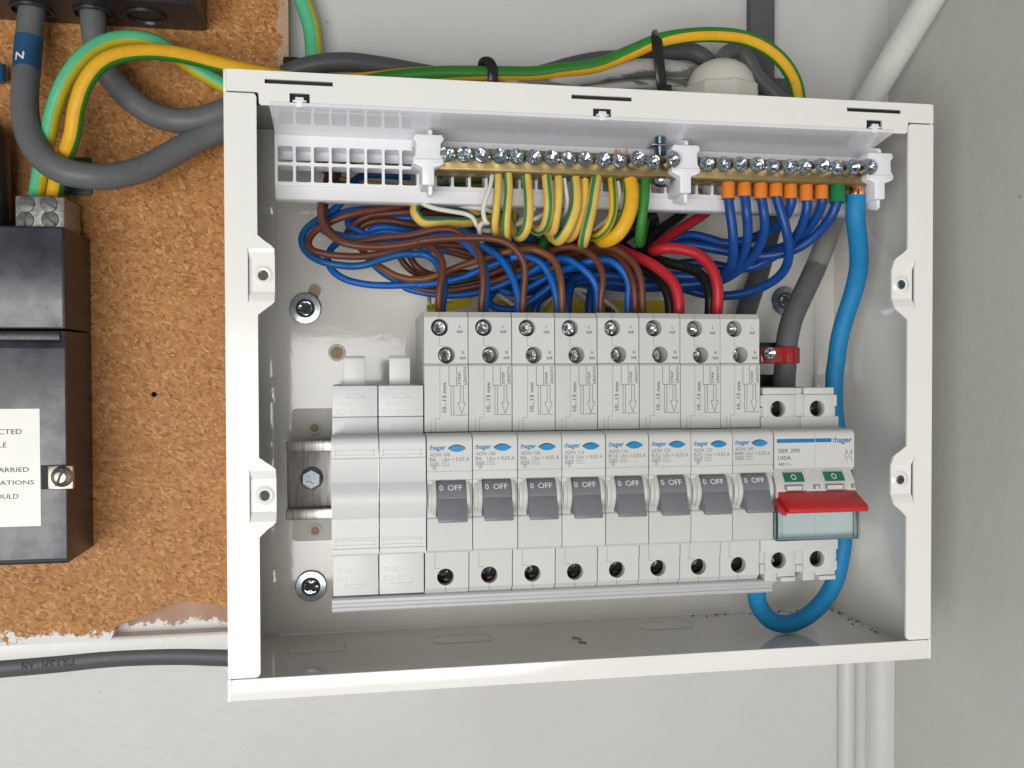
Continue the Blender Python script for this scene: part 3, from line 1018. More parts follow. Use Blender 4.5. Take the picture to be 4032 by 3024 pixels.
for i, s in enumerate(['10', '9', 'P', '8', '7', '6', '5', '4', '3', '2', '1']):
    a = 83.0 + i * 7.15
    write(mb, s, a - 1.2, a + 1.4, 218.0, 220.9, CY - 0.02, relief=0.2, bold=-0.005)
for i, s in enumerate(['9', '8', '7', '6', '5', '4', '3', '2', '1', 'N']):
    a = 193.6 + i * 7.2
    write(mb, s, a - 1.2, a + 1.4, 218.0, 220.9, CY - 0.02, relief=0.2, bold=-0.005)
obj('numbering', mb, 'white_plastic', car)
# end clips that hold the bars
def clip(cx, label, w=5.4, wide=6.2):
    t = thing('bar_clip', label, 'clip', (cx, CY, 196), 'white clips holding the terminal bars')
    H = [(cx - w, 219.6), (cx - wide, 217.6), (cx - w + 0.6, 216.2), (cx - w + 0.2, 211.5), (cx - wide, 210.0), (cx - wide, 208.2), (cx - w + 1.2, 207.2), (cx - 2.6, 206.6),
         (cx - 2.6, 199.6), (cx + 2.2, 199.6), (cx + 2.2, 206.6), (cx + w - 1.2, 207.2), (cx + wide, 208.2), (cx + wide, 210.2), (cx + w - 0.2, 211.5), (cx + w - 0.6, 216.0), (cx + wide, 217.8), (cx + w, 219.6)]
    obj('bracket', MB().plate(H, 4.5, 19.5), 'white_plastic', t, bevel=0.5)
    fin = [(22.0, 226.0), (19.0, 225.5), (7, 222.0), (6.4, 220.5), (7.5, 196.4), (9.5, 195.6), (22, 198.5)]
    obj('fin', MB().prof(fin, cx + 0.2, cx + 1.7), 'white_plastic', t, bevel=0.3)
    obj('ledge', MB().box(cx - wide + 0.6, cx + wide - 0.6, 3.6, 12, 208.4, 209.8), 'white_plastic', t, bevel=0.4)
    return t


clip(77.6, 'white plastic clip at the left end of the earth bar')
clip(184.6, 'white plastic clip between the earth bar and the neutral bar')
clip(272.6, 'white plastic clip at the right end of the neutral bar')

# brass bars with their screws
SCREW_BAR = screw_mesh('terminal_screw', 3.3, 5.0, ['zinc', 'seam_dark'], a0=0.2)


def terminal_bar(name, label, x0, x1, xs, zs, outs, holes_x):
    t = thing(name, label, 'terminal bar', ((x0 + x1) / 2, 13, 205))
    hl = []
    mb = MB()
    mb.prof([(9.2, 216.0), (9.2, 207.4), (10.2, 206.2), (19.8, 206.2), (19.8, 216.0)], x0, x1)
    obj('bar', mb, 'brass', t, bevel=0.35)
    for x in holes_x:
        h = MB().lathe(x, 0, [(2.5, 206.12), (2.35, 206.05), (0.01, 206.1)], 18, 1, axis='z', cy=14.5)
        h.lathe(x, 0, [(2.8, 206.18), (2.5, 206.02)], 18, 0, axis='z', cy=14.5)
        obj('wire_hole', h, ['brass', 'hole_dark'], t)
    base = wloc(t)
    for x, z, d in zip(xs, zs, outs):
        inst('screw', SCREW_BAR, t, (x - base.x, 4.2 - d - base.y, z - base.z), (random.uniform(-0.06, 0.06), random.uniform(0, 6.28), random.uniform(-0.06, 0.06)))
    return t


ex = [84.87, 91.84, 98.91, 106.2, 113.1, 120.1, 127.35, 134.4, 141.5, 149.0, 156.05, 163.2, 170.3, 178.2]
ez = [212.2] * 11 + [212.9, 212.2, 213.0]
eo = [0] * 11 + [1.6, 0, 2.6]
EB = terminal_bar('earth_bar', 'brass earth bar with fourteen screws above the yellow and green wires', 81.4, 182.6, ex, ez, eo, ex[:3])
nx_ = [193.94, 201.25, 208.6, 215.9, 223.2, 230.5, 237.6, 245.4, 252.5, 259.9, 267.4]
nz_ = [212.1, 212.3, 212.4, 212.4, 212.0, 212.0, 212.6, 213.0, 212.4, 213.0, 213.1]
NB = terminal_bar('neutral_bar', 'brass neutral bar with eleven screws above the orange ferrules', 189.0, 269.6, nx_, nz_, [0, 0, 0, 0.3, 0, 0.4, 0, 0.5, 0, 0.4, 1.6], nx_[:2])
# loose-looking earth fixing screw through the clip: threaded shank above, head below
c = px('H', 1825, 1045, 9)
t = thing('earthing_screw', 'large zinc screw standing upright between the green earth wire and the clip', 'screw', (c.x, 13, c.z))
mb = MB().lathe(c.x, 0, [(0.01, c.z - 2.0), (2.2, c.z - 1.6), (3.6, c.z - 0.2), (3.9, c.z + 1.0), (3.0, c.z + 1.8), (0.01, c.z + 1.8)], 24, axis='z', cy=10)
obj('head', mb, 'zinc', t)
mb = MB()
prf = []
for k in range(15):
    z = 216.0 + k * 0.55
    prf += [(1.9, z), (2.5, z + 0.28)]
mb.lathe(c.x, 0, prf, 16, axis='z', cy=12)
obj('thread', mb, 'zinc', t, smooth=20)
sp = px('H', 1790, 735, 11)
obj('spring_washer', MB().box(c.x - 4.2, c.x + 2.8, 9.5, 16.5, 220.3, 220.9), 'zinc_dull', t, bevel=0.2)
# short copper ends standing above the bars
def strands(label, pts, y, r=0.55):
    mb = MB()
    for i, (X, z0, z1) in enumerate(pts):
        mb.tube([(X, y, z0), (X + random.uniform(-.2, .2), y, (z0 + z1) / 2), (X + random.uniform(-.5, .5), y, z1)], r, 8, step=3)
    return tag(obj('copper_strand', mb, 'copper'), label, 'wire end', 'copper ends above the bars')


strands('copper wire ends poking up above the twelfth earth screw', [(157.6, 214, 219.0), (158.9, 214, 219.2), (161.9, 214, 219.3), (167.2, 214, 216.8)], 15)
strands('copper wire end poking up above the third neutral screw', [(206.0, 214, 217.2), (207.0, 214, 217.0)], 14)
strands('copper wire end poking up above the fifth neutral screw', [(219.0, 214, 217.0), (220.3, 214, 217.0)], 14)
strands('copper wire end poking up above the sixth neutral screw', [(226.1, 214, 217.3), (227.2, 214, 217.0)], 14)
strands('thick copper end poking up above the tenth neutral screw', [(259.4, 214, 217.6), (260.6, 214, 217.8), (261.8, 214, 217.6), (262.8, 214, 217.4)], 14, 0.8)

# ================================================================== circuit breakers
X0, PT = 75.0, 17.52
BR_CACHE = {}


def arc_pts(cy, cz, r, a0, a1, n=8):
    return [(cy + r * math.cos(rad(a0 + (a1 - a0) * i / n)), cz + r * math.sin(rad(a0 + (a1 - a0) * i / n))) for i in range(n + 1)]


def breaker_meshes():
    M = {}
    L, Rr = 0.17, PT - 0.17
    # case: lower terminal block, strip block, upper terminal block
    mb = MB()
    mb.prof([(56, 37.4), (16, 37.4), (16, 56.0), (3, 56.0), (3, 102), (-0.6, 102), (-0.6, 127.7), (0.2, 128.6), (10, 128.7), (10, 149.2), (56, 149.2)], L, Rr)
    mb.plate(rect(L, Rr, 40.0, 49.2), 0, 3.5, [circle(8.2, 44.4, 3.35, 24)])
    mb.box(L, Rr, -0.5, 16, 49.2, 56.8)
    mb.prof([(16, 37.4), (2.4, 37.4), (0, 40.0), (16, 40.0)], L, Rr)
    mb.plate(rect(L, Rr, 128.75, 147.0), 0, 10, [circle(6.25, 143.0, 3.42, 24), circle(8.95, 132.15, 3.38, 24)])
    mb.prof([(10, 147.0), (0, 147.0), (2.0, 149.2), (10, 149.2)], L, Rr)
    M['case'] = mb.mesh('case', 'grey_plastic', smooth=20)
    # dark parting lines between the two half shells
    mb = MB()
    y = -0.02
    w = 0.16
    for a in ((6.25, 149.0, 6.25, 146.4), (6.25, 139.5, 6.25, 135.8), (6.25, 135.8, 8.3, 135.8)):
        bar(mb, *a, w, y)
    for a in ((6.25, 128.2, 6.25, 107.2), (6.25, 107.2, 4.4, 107.2), (4.4, 107.2, 4.4, 101.5), (2.7, 107.0, 2.7, 101.6)):
        bar(mb, *a, w, y - 0.6)
    mlo = MB()
    bar(mlo, 4.0, 56.4, 4.0, 49.4, w, y - 0.5)
    for a in ((4.0, 49.2, 4.0, 47.8), (4.0, 47.8, 6.2, 47.8), (8.1, 41.1, 8.1, 38.0)):
        bar(mlo, *a, w, y)
    M['parting_line'] = mb.mesh('parting_line', 'ink_lightgrey', recalc=False, smooth=0)
    M['lower_parting_line'] = mlo.mesh('parting_line', 'ink_lightgrey', recalc=False, smooth=0)
    # nose
    mb = MB()
    yn = -12.8
    top = [(yn, 87.9), (yn, 98.8)] + arc_pts(yn + 2.8, 98.8, 2.8, 180, 90, 6) + [(2.9, 101.6), (2.9, 87.9)]
    mb.prof(top, L, Rr)
    mb.prof([(yn, 87.6), (yn, 84.6), (yn + 0.7, 84.2), (2.9, 84.2), (2.9, 87.6)], L, Rr)
    mb.prof([(yn + 0.3, 87.95), (yn + 0.3, 87.55), (2.9, 87.55), (2.9, 87.95)], L + 0.1, Rr - 0.1)
    mb.prof([(yn + 0.6, 70.2), (yn, 69.6), (yn, 57.6), (yn + 1.0, 56.6), (2.9, 56.6), (2.9, 70.2)], L, Rr)
    for a, b in ((L, 3.55), (15.05, Rr)):
        mb.box(a, b, yn + 0.6, 2.9, 70.2, 84.2)
    M['front_cover'] = mb.mesh('front_cover', 'grey_plastic', smooth=30)
    mb = MB()
    ck = [(yn + 1, 84.3)] + [(yn + 0.6 - 3.3 * math.sin(PI * t / 12), 84.3 - 13.6 * t / 12) for t in range(1, 12)] + [(yn + 1, 70.7)]
    mb.prof(ck, 1.9, 3.55)
    mb.prof(ck, 15.05, 16.3)
    ck2 = [(yn + 1, 83.2)] + [(yn + 0.6 - 2.1 * math.sin(PI * t / 12), 83.2 - 11.6 * t / 12) for t in range(1, 12)] + [(yn + 1, 71.6)]
    mb.prof(ck2, 0.55, 1.9)
    mb.prof(ck2, 16.3, 17.1)
    M['bezel'] = mb.mesh('bezel', 'grey_plastic', bevel=0.12, smooth=40)
    # toggle: drum with a flap pointing down
    mb = MB()
    mb.lathe(0, 0, [(9.0, 0), (9.0, 1)], 8)
    mb = MB()
    dr = arc_pts(-6.6, 76.4, 8.2, 95, 262, 18) + [(-2.0, 70.5), (-2.0, 84)]
    mb.prof(dr, 3.75, 14.85)
    M['drum'] = mb.mesh('drum', 'toggle_plastic', smooth=40)
    mb = MB()
    fl = [(-14.2, 78.0), (-15.2, 77.0), (-18.9, 70.4), (-19.0, 69.3), (-17.8, 68.9), (-13.4, 70.6), (-12.5, 74)]
    mb.prof(fl, 3.95, 14.95)
    M['flap'] = mb.mesh('flap', 'toggle_plastic', bevel=0.25, smooth=30)
    mb = MB()

    def on_drum(X, Z):
        yy = -6.6 - math.sqrt(max(0.1, 8.28 ** 2 - (Z - 76.4) ** 2))
        return (X, yy, Z)
    write(mb, '0', 4.8, 6.2, 80.5, 82.4, 0, place=on_drum, bold=0.008)
    write(mb, 'OFF', 8.0, 13.5, 80.5, 82.4, 0, place=on_drum, bold=0.008)
    M['marking'] = mb.mesh('marking', 'ink_white', recalc=False, smooth=0)
    # lens-shaped test button in its well
    def lens(w, h, cx, cz, n=10):
        p = []
        for i in range(n + 1):
            t = -1 + 2 * i / n
            p.append((cx + w * t, cz + h * (1 - t * t)))
        for i in range(1, n):
            t = 1 - 2 * i / n
            p.append((cx + w * t, cz - h * (1 - t * t)))
        return p
    mb = MB()
    mb.plate(lens(3.45, 1.42, 11.5, 96.45), yn - 0.03, yn + 0.02, m=1)
    mb.plate(lens(3.3, 1.25, 11.65, 96.32), yn - 0.55, yn + 0.1)
    M['test_button'] = mb.mesh('test_button', ['button_blue', 'hole_dark'], smooth=30)
    # common print
    mb = MB()
    yp = -0.66
    lw = 0.21
    outline(mb, [(9.85, 127.7), (9.85, 120.0), (12.8, 120.0), (12.8, 127.7)], lw, yp, closed=False)
    outline(mb, [(10.6, 120.0), (10.6, 108.4), (11.65, 108.4), (11.65, 120.0)], lw, yp, closed=False)
    bar(mb, 12.9, 120.0, 13.8, 120.0, lw, yp)
    outline(mb, [(14.25, 120.0), (14.25, 113.3), (13.3, 113.3), (14.75, 108.8), (16.3, 113.3), (15.45, 113.3), (15.45, 120.0)], lw, yp)
    bar(mb, 12.2, 108.4, 16.9, 108.4, lw, yp)
    write(mb, '10...13 mm', 7.15, 8.75, 109.6, 121.2, yp, rot=90, bold=0.02)
    write(mb, 'STRIP', 13.4, 14.5, 120.5, 125.4, yp, rot=90, bold=0.015)
    write(mb, 'LENGTH', 15.6, 16.8, 120.5, 127.3, yp, rot=90, bold=0.015)
    write(mb, 'L', 13.9, 14.6, 142.9, 144.1, -0.06, bold=0.02)
    write(mb, 'out', 12.95, 15.4, 140.8, 142.1, -0.06, bold=0.02)
    write(mb, 'N', 14.95, 15.95, 132.55, 133.8, -0.06, bold=0.02)
    write(mb, 'out', 14.15, 16.6, 130.4, 131.7, -0.06, bold=0.02)
    M['print'] = mb.mesh('print', 'ink_grey', recalc=False, smooth=0)
    mb = MB()
    write(mb, 'hager', 1.75, 7.3, 95.3, 97.75, yn - 0.06, bold=0.022)
    for zz in (96.15, 96.95):
        bar(mb, 1.05, zz, 1.5, zz, 0.42, yn - 0.06)
    M['logo'] = mb.mesh('logo', 'ink_blue', recalc=False, smooth=0)
    # clamp: dark block added to stand in for shade inside the lower hole
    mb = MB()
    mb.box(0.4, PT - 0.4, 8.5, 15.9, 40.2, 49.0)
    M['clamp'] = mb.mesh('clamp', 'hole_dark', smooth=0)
    mb = MB()
    mb.box(8.4, 12.2, 7.4, 8.4, 40.8, 42.0)
    M['busbar_prong'] = mb.mesh('busbar_prong', 'copper', smooth=0)
    return M


BM = breaker_meshes()
SCREW_L = screw_mesh('terminal_screw', 2.85, 3.5, ['zinc_dull', 'seam_dark'], a0=0.0)
SCREW_B = screw_mesh('terminal_screw', 2.6, 3.5, ['screw_dark', 'seam_dark'], a0=0.4)
ratings = [('106', 'B6'), ('106', 'B6'), ('106', 'B6'), ('116', 'B16'), ('116', 'B16'), ('132', 'B32'), ('132', 'B32'), ('140', 'B40')]
bl_lab = ['grey circuit breaker marked B6, first in the row next to the blank modules',
          'grey circuit breaker marked B6, the middle of the three B6 breakers',
          'grey circuit breaker marked B6, third in the row and next to a B16',
          'grey circuit breaker marked B16, beside the last B6 breaker',
          'grey circuit breaker marked B16, beside the first B32 breaker',
          'grey circuit breaker marked B32, beside the second B16 breaker',
          'grey circuit breaker marked B32, beside the single B40 breaker',
          'grey circuit breaker marked B40, next to the main switch']
for i, ((num, rt_), lab) in enumerate(zip(ratings, bl_lab)):
    x = X0 + i * PT
    t = thing('circuit_breaker', lab, 'circuit breaker', (x, random.uniform(-0.12, 0.12), random.uniform(-0.14, 0.14)), 'circuit breakers in the row')
    t.rotation_euler = (random.uniform(-0.002, 0.002), 0, random.uniform(-0.003, 0.003))
    for k in ('case', 'front_cover', 'test_button'):
        p = inst(k, BM[k], t)
        if k == 'case':
            inst('parting_line', BM['parting_line'], p)
            inst('parting_line', BM['lower_parting_line'], p)
            inst('print', BM['print'], p)
            inst('clamp', BM['clamp'], p)
            inst('busbar_prong', BM['busbar_prong'], p)
        if k == 'front_cover':
            inst('bezel', BM['bezel'], p)
            inst('logo', BM['logo'], p)
            fc = p
    tg = inst('toggle', BM['drum'], t)
    inst('flap', BM['flap'], tg)
    inst('marking', BM['marking'], tg)
    inst('terminal_screw', SCREW_L, t, (6.25, 3.4, 143.0), (0, random.uniform(0, 6.28), 0))
    inst('terminal_screw', SCREW_L, t, (8.95, 7.6, 132.15), (0, random.uniform(0, 6.28), 0))
    inst('terminal_screw', SCREW_B, t, (7.6, 6.4, 45.6), (0, random.uniform(0, 6.28), 0))
    mb = MB()
    yp = -12.86
    write(mb, 'ADN ' + num, 1.25, 8.9, 93.4, 94.8, yp, bold=0.002)
    write(mb, rt_, 1.25, 3.6 if len(rt_) == 2 else 4.9, 91.6, 93.0, yp, bold=0.002)
    bar(mb, 5.85, 91.6, 5.85, 93.0, 0.17, yp)
    outline(mb, [(6.55, 91.68), (7.75, 91.68), (7.15, 92.95)], 0.2, yp)
    write(mb, 'n = 0,03 A', 8.1, 16.3, 91.3, 93.0, yp, bold=0.002)
    inst('rating_print', mb.mesh('rating_print', 'ink_lightgrey', recalc=False, smooth=0), fc)
    mb2 = MB()
    outline(mb2, rect(1.35, 4.65, 89.75, 91.1), 0.13, yp)
    write(mb2, '6000', 1.6, 4.4, 89.95, 90.9, yp, bold=0.0)
    if i != 7:
        outline(mb2, rect(2.45, 3.5, 88.45, 89.65), 0.13, yp)
        write(mb2, '3', 2.75, 3.25, 88.65, 89.5, yp, bold=0.0)
    outline(mb2, rect(5.75, 8.4, 89.75, 91.0), 0.13, yp)
    wv = [(6.25 + 1.65 * k / 8, 90.37 + 0.28 * math.sin(2 * PI * k / 8)) for k in range(9)]
    outline(mb2, wv, 0.13, yp, closed=False)
    inst('rating_symbols', mb2.mesh('rating_symbols', 'ink_lightgrey', recalc=False, smooth=0), fc)
# ------------------------------------------------------------------ blank modules
for i, (xa, lab) in enumerate(((39.55, 'plain white blank module at the left end of the row'), (57.3, 'plain white blank module beside the first breaker'))):
    t = thing('blank_module', lab, 'blank module', (xa, 0, 38), 'blank modules')
    a, b = xa + 0.05, xa + 17.4
    obj('upper_case', MB().box(a, b, 0, 40, 101.0, 108.0).box(a, b, -0.35, 40, 108.2, 120.2), 'blank_plastic', t, bevel=0.25)
    obj('lower_case', MB().box(a, b, 0, 40, 38.6, 57), 'blank_plastic', t, bevel=0.25)
    yn = -12.8
    pr = [(2, 56.6), (yn + 0.8, 56.6), (yn, 57.4), (yn, 59.2), (yn + 0.35, 59.5), (yn + 0.35, 63.0), (yn, 63.4), (yn, 70.4), (yn - 0.5, 70.9), (yn - 1.2, 73.2), (yn - 2.6, 75.5), (yn - 3.0, 78.5),
          (yn - 2.4, 81.5), (yn - 0.6, 83.6), (yn, 84.8), (yn, 93.0), (yn + 0.35, 93.4), (yn + 0.35, 98.2)] + arc_pts(yn + 3.2, 98.4, 2.85, 180, 90, 5) + [(2, 101.3)]
    n = obj('front_cover', MB().prof(pr, a, b), 'blank_plastic', t, smooth=35)
    for z0, z1 in ((94.2, 96.2), (60.4, 62.4)):
        mb = MB()
        for q in (rect(a + 1.3, b - 1.6, z0, z0 + 0.25), rect(a + 1.3, b - 1.6, z1 - 0.25, z1), rect(a + 1.3, a + 1.55, z0, z1), rect(b - 1.85, b - 1.6, z0, z1)):
            mb.plate(q, yn + 0.1, yn + 0.5)
        obj('label_rim', mb, 'blank_plastic', n)
    mb = MB()
    rl = 0.14
    write(mb, 'THIS WAY', a + 2.0, b - 1.3, 112.0, 113.9, -0.36, relief=rl, bold=0)
    write(mb, 'TO FIT TPN', a + 1.0, b - 0.6, 108.9, 110.8, -0.36, relief=rl, bold=0)
    write(mb, 'JK01B', a + 4.2, b - 4.4, 103.2, 105.4, -0.01, relief=rl * 1.5, bold=0.01)
    mb2 = MB()
    write(mb2, 'THIS WAY', a + 1.2, b - 2.0, 47.2, 49.1, -0.01, relief=rl, bold=0)
    write(mb2, 'TO FIT CU', a + 1.2, b - 1.6, 43.8, 45.7, -0.01, relief=rl, bold=0)
    for q in (((a + 5, 115.4), (a + 8.8, 117.3), (a + 13, 115.4)),):
        for s in range(3):
            p, r_ = q[s], q[(s + 1) % 3]
            v = [(p[0], -0.5, p[1]), (r_[0], -0.5, r_[1]), (r_[0], -0.36, r_[1] + 0.22), (p[0], -0.36, p[1] + 0.22)]
            mb.add(v, [(0, 1, 2, 3)])
    for s, r_ in (((a + 4.2, 42.6), (a + 13, 42.9)), ((a + 13, 42.9), (a + 8.8, 41.0))):
        mb2.add([(s[0], -0.14, s[1]), (r_[0], -0.14, r_[1]), (r_[0], 0.0, r_[1] + 0.22), (s[0], 0.0, s[1] + 0.22)], [(0, 1, 2, 3)])
    obj('embossing', mb, 'blank_plastic', t, recalc=False, smooth=0)
    obj('embossing', mb2, 'blank_plastic', t, recalc=False, smooth=0)
    obj('tab', MB().prof([(6, 119), (6, 130.8), (7.2, 131.9), (9, 131.9), (9, 119)], a + 4.4, a + 12.6), 'blank_plastic', t, bevel=0.2)

# ------------------------------------------------------------------ main switch
xs0 = 215.5
WS = 35.2
sw = thing('main_switch', 'grey double width main switch with a red lever at the right end of the row', 'switch', (xs0, 0, 37))
L, R_ = xs0 + 0.1, xs0 + WS - 0.1
mid = xs0 + 17.75
yn = -12.8
mb = MB()
mb.box(L, R_, 12, 56, 37.5, 118)
mb.box(L, mid - 0.15, -0.3, 12.1, 100.5, 106.1).box(mid + 0.15, R_, -0.3, 12.1, 100.5, 106.1)
for a, b, hx in ((L + 1.2, mid - 2.0, 223.4), (mid + 2.0, R_ - 2.0, 241.15)):
    mb.plate(rect(a, b, 106.1, 115.4), 0, 3.5, [circle(hx, 109.5, 3.45, 24)])
    mb.box(a + 0.3, b + 0.4, 0.8, 12.1, 115.5, 118.3)
mb.box(mid - 2.0, mid + 2.0, 0.8, 12.1, 106.1, 115.6).box(mid - 1.5, mid + 1.5, 1.6, 12.1, 115.6, 118.2)
mb.box(L, L + 1.2, 0.9, 12.1, 106.1, 110.0).box(L, L + 1.5, 0.1, 12.1, 110.6, 115.2)
mb.box(R_ - 2.0, R_ - 0.9, 0.9, 12.1, 106.1, 110).box(R_ - 2.0, R_ - 0.6, 0.1, 12.1, 110.4, 115.2)
mb.box(L, R_, -0.3, 12.1, 49.6, 57)
for a, b, hx in ((L + 2.2, mid - 2.0, 223.9), (mid + 1.8, R_ - 1.0, 241.3)):
    mb.plate(rect(a, b, 40.2, 49.6), 0, 3.5, [circle(hx, 45.6, 3.45, 24)])
    mb.box(a, a + 5.2, 0.3, 12.1, 36.6, 40.15).box(a + 7.2, b, -0.2, 12.1, 36.6, 38.3).box(a + 5.6, b, 0.4, 12.1, 38.6, 40.15)
mb.box(mid - 2.0, mid + 1.8, 0.9, 12.1, 40.2, 49.6).box(mid - 1.4, mid + 1.4, -0.1, 12.1, 40.5, 43.3)
mb.box(L, L + 2.2, 0.9, 12.1, 43.8, 49.6).box(L, L + 1.9, -0.1, 12.1, 40.2, 44.2)
mb.box(R_ - 1.0, R_ - 0.1, 0.9, 12.1, 45, 49.6).box(R_ - 1.0, R_ - 0.3, 0.0, 12.1, 40.6, 44.4)
case = obj('case', mb, 'grey_plastic', sw, bevel=0.2, smooth=30)
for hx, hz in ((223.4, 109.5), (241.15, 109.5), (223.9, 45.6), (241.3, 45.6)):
    obj('well_shade', MB().box(hx - 5.2, hx + 5.2, 9.5, 11.9, hz - 4.2, hz + 4.2), 'hole_dark', case)  # dark block added behind each terminal hole in place of real shade
for hx, hz in ((222.6, 109.0), (240.4, 109.0), (223.0, 45.0), (240.4, 45.0)):
    inst('terminal_screw', SCREW_B, sw, (hx - xs0, 6.6, hz - 37), (0, random.uniform(0, 6), 0))
# nose
mb = MB()
for a, b in ((L, mid - 0.06), (mid + 0.06, R_)):
    pr = [(yn, 85.9), (yn, 98.6)] + arc_pts(yn + 2.9, 98.6, 2.9, 180, 90, 6) + [(0, 101.5), (0, 84.4), (yn + 2.2, 84.4), (yn + 1.2, 85.0)]
    mb.prof(pr, a, b)
    mb.prof([(0, 56.7), (yn + 0.6, 56.7), (yn, 57.4), (yn, 68.0), (0, 68.0)], a, b)
    mb.prof([(0, 67.9), (-8, 67.9), (-8, 84.5), (0, 84.5)], a, b)
nose = obj('front_cover', mb, 'grey_plastic', sw, smooth=30)
mb = MB()
rk = [(-7.5, 84.4)] + [(-8.0 - 6.4 * math.sin(rad(20 + 130 * t / 10)), 84.4 - 15.0 * t / 10) for t in range(11)] + [(-7.5, 69)]
for a, b in ((L + 0.2, xs0 + 4.3), (xs0 + 13.3, xs0 + 22.0), (xs0 + 31.0, R_ - 0.2)):
    mb.prof(rk, a, b)
rk2 = [(-7.5, 84.4)] + [(-7.7 - 6.2 * math.sin(rad(20 + 130 * t / 10)), 84.4 - 15.0 * t / 10) for t in range(11)] + [(-7.5, 69)]
for a, b in ((xs0 + 4.3, xs0 + 13.3), (xs0 + 22.0, xs0 + 31.0)):
    mb.prof(rk2, a, b)
obj('rocker', mb, 'grey_plastic', nose, smooth=40)


def on_rock(X, Z):
    k = (84.4 - Z) / 15.0
    return (X, -8.0 - 6.45 * math.sin(rad(20 + 130 * k)), Z)


for k, (a, b) in enumerate(((4.5, 13.1), (22.2, 30.8))):
    mb = MB()
    vv, ff = [], []
    for i in range(5):
        Z = 83.9 - 3.5 * i / 4
        for X in (xs0 + a, xs0 + b):
            vv.append(on_rock(X, Z))
    for i in range(4):
        ff.append((2 * i, 2 * i + 1, 2 * i + 3, 2 * i + 2))
    mb.add(vv, ff)
    g = obj('indicator', mb, 'window_green', sw, recalc=False)
    mb = MB()
    cx = xs0 + (a + b) / 2
    ring = [(cx + 1.05 * math.cos(rad(q)), 82.2 + 1.05 * math.sin(rad(q))) for q in range(0, 360, 20)]
    rin = [(cx + 0.75 * math.cos(rad(q)), 82.2 + 0.78 * math.sin(rad(q))) for q in range(0, 360, 20)]
    vv = [tuple(Vector(on_rock(*p)) + Vector((0, -0.06, 0))) for p in ring + rin]
    mb.add(vv, [(i, (i + 1) % 18, 18 + (i + 1) % 18, 18 + i) for i in range(18)])
    obj('marking', mb, 'ink_white', g, recalc=False, smooth=0)
mb = MB()
for a, b in ((3.8, 11.9), (16.3, 19.2), (21.5, 29.8), (33.0, 34.9)):
    zz = 78.1
    p = on_rock(xs0 + a, zz)
    mb.box(xs0 + a, xs0 + b, p[1] - 0.05, p[1] + 1.2, 77.1, 79.15, 1)
    mb.box(xs0 + a + 1.0, xs0 + b - 0.6, p[1] - 0.28, p[1] + 1.2, 77.3, 78.8, 0)
obj('vent', mb, ['grey_plastic', 'ink_lightgrey'], nose)
# red lever
lv = [(-13.2, 77.2), (-23.8, 72.2), (-24.8, 71.0), (-24.6, 69.6), (-23.4, 69.2), (-14, 73.2)]
mb = MB().prof(lv, xs0 + 0.9, xs0 + 34.6)
lever = obj('lever', mb, 'lever_red', sw, bevel=0.35, smooth=30)
obj('lever_web', MB().prof([(-14, 74.2), (-23.6, 69.9), (-21.5, 68.2), (-14, 69.4)], xs0 - 0.3, xs0 + 0.8), 'lever_red', lever)
# clear cover below the lever
cv = thing('terminal_shield', 'clear pale blue plastic shield under the red lever', 'shield', (xs0 + WS / 2, yn, 57))
mb = MB().box(xs0 - 0.5, xs0 + WS + 0.3, -16.6, -15.7, 57.0, 70.5)
mb.box(xs0 - 0.5, xs0 + 0.5, -15.65, -12.9, 57.0, 70.5).box(xs0 + WS - 0.7, xs0 + WS + 0.3, -15.65, -12.9, 57.0, 70.5)
mb.box(xs0 + 0.55, xs0 + WS - 0.75, -15.65, -12.9, 57.0, 58.6)
obj('shell', mb, 'clear_plastic', cv, bevel=0.2)
obj('rim', MB().box(xs0 + 1.6, xs0 + WS - 1.6, -17.0, -16.65, 57.3, 57.9).box(xs0 + 0.4, xs0 + 1.6, -17.0, -16.65, 57.2, 70.2), 'clear_plastic', cv)
mb = MB()
yp = yn - 0.06
bar(mb, xs0 + 1.1, 97.1, mid - 0.15, 97.1, 1.6, yp)
bar(mb, mid + 0.15, 97.1, xs0 + 25.0, 97.1, 1.6, yp)
write(mb, 'hager', xs0 + 26.4, xs0 + 34.1, 95.3, 98.4, yp, bold=0.022)
for zz in (96.4, 97.4):
    bar(mb, xs0 + 25.5, zz, xs0 + 26.05, zz, 0.55, yp)
obj('logo', mb, 'ink_blue', nose, recalc=False, smooth=0)
mb = MB()
write(mb, 'SBR 290', xs0 + 1.6, xs0 + 11.1, 92.25, 93.9, yp, bold=0.005)
write(mb, '100A', xs0 + 1.7, xs0 + 7.3, 89.35, 91.0, yp, bold=0.005)
write(mb, '400 V~', xs0 + 1.8, xs0 + 7.4, 86.95, 88.3, yp, bold=0.005)
sx = xs0 + 30.6
for dx in (0, 2.1):
    bar(mb, sx + 1.1 + dx, 93.4, sx + 1.1 + dx, 91.4, 0.17, yp)
    bar(mb, sx + 0.55 + dx, 92.2, sx + 1.65 + dx, 92.2, 0.17, yp)
    outline(mb, [(sx + 1.1 + dx + 0.3 * math.cos(rad(q)), 91.6 + 0.3 * math.sin(rad(q))) for q in range(0, 360, 45)], 0.14, yp)
    bar(mb, sx + 1.3 + dx, 87.8, sx + 1.3 + dx, 89.3, 0.17, yp)
    bar(mb, sx + 1.3 + dx, 89.3, sx - 0.1 + dx, 91.4, 0.17, yp)
bar(mb, sx + 0.8, 90.1, sx + 1.7, 90.1, 0.14, yp)
bar(mb, sx + 2.1, 90.1, sx + 2.7, 90.1, 0.14, yp)
obj('rating_print', mb, 'ink_grey', nose, recalc=False, smooth=0)

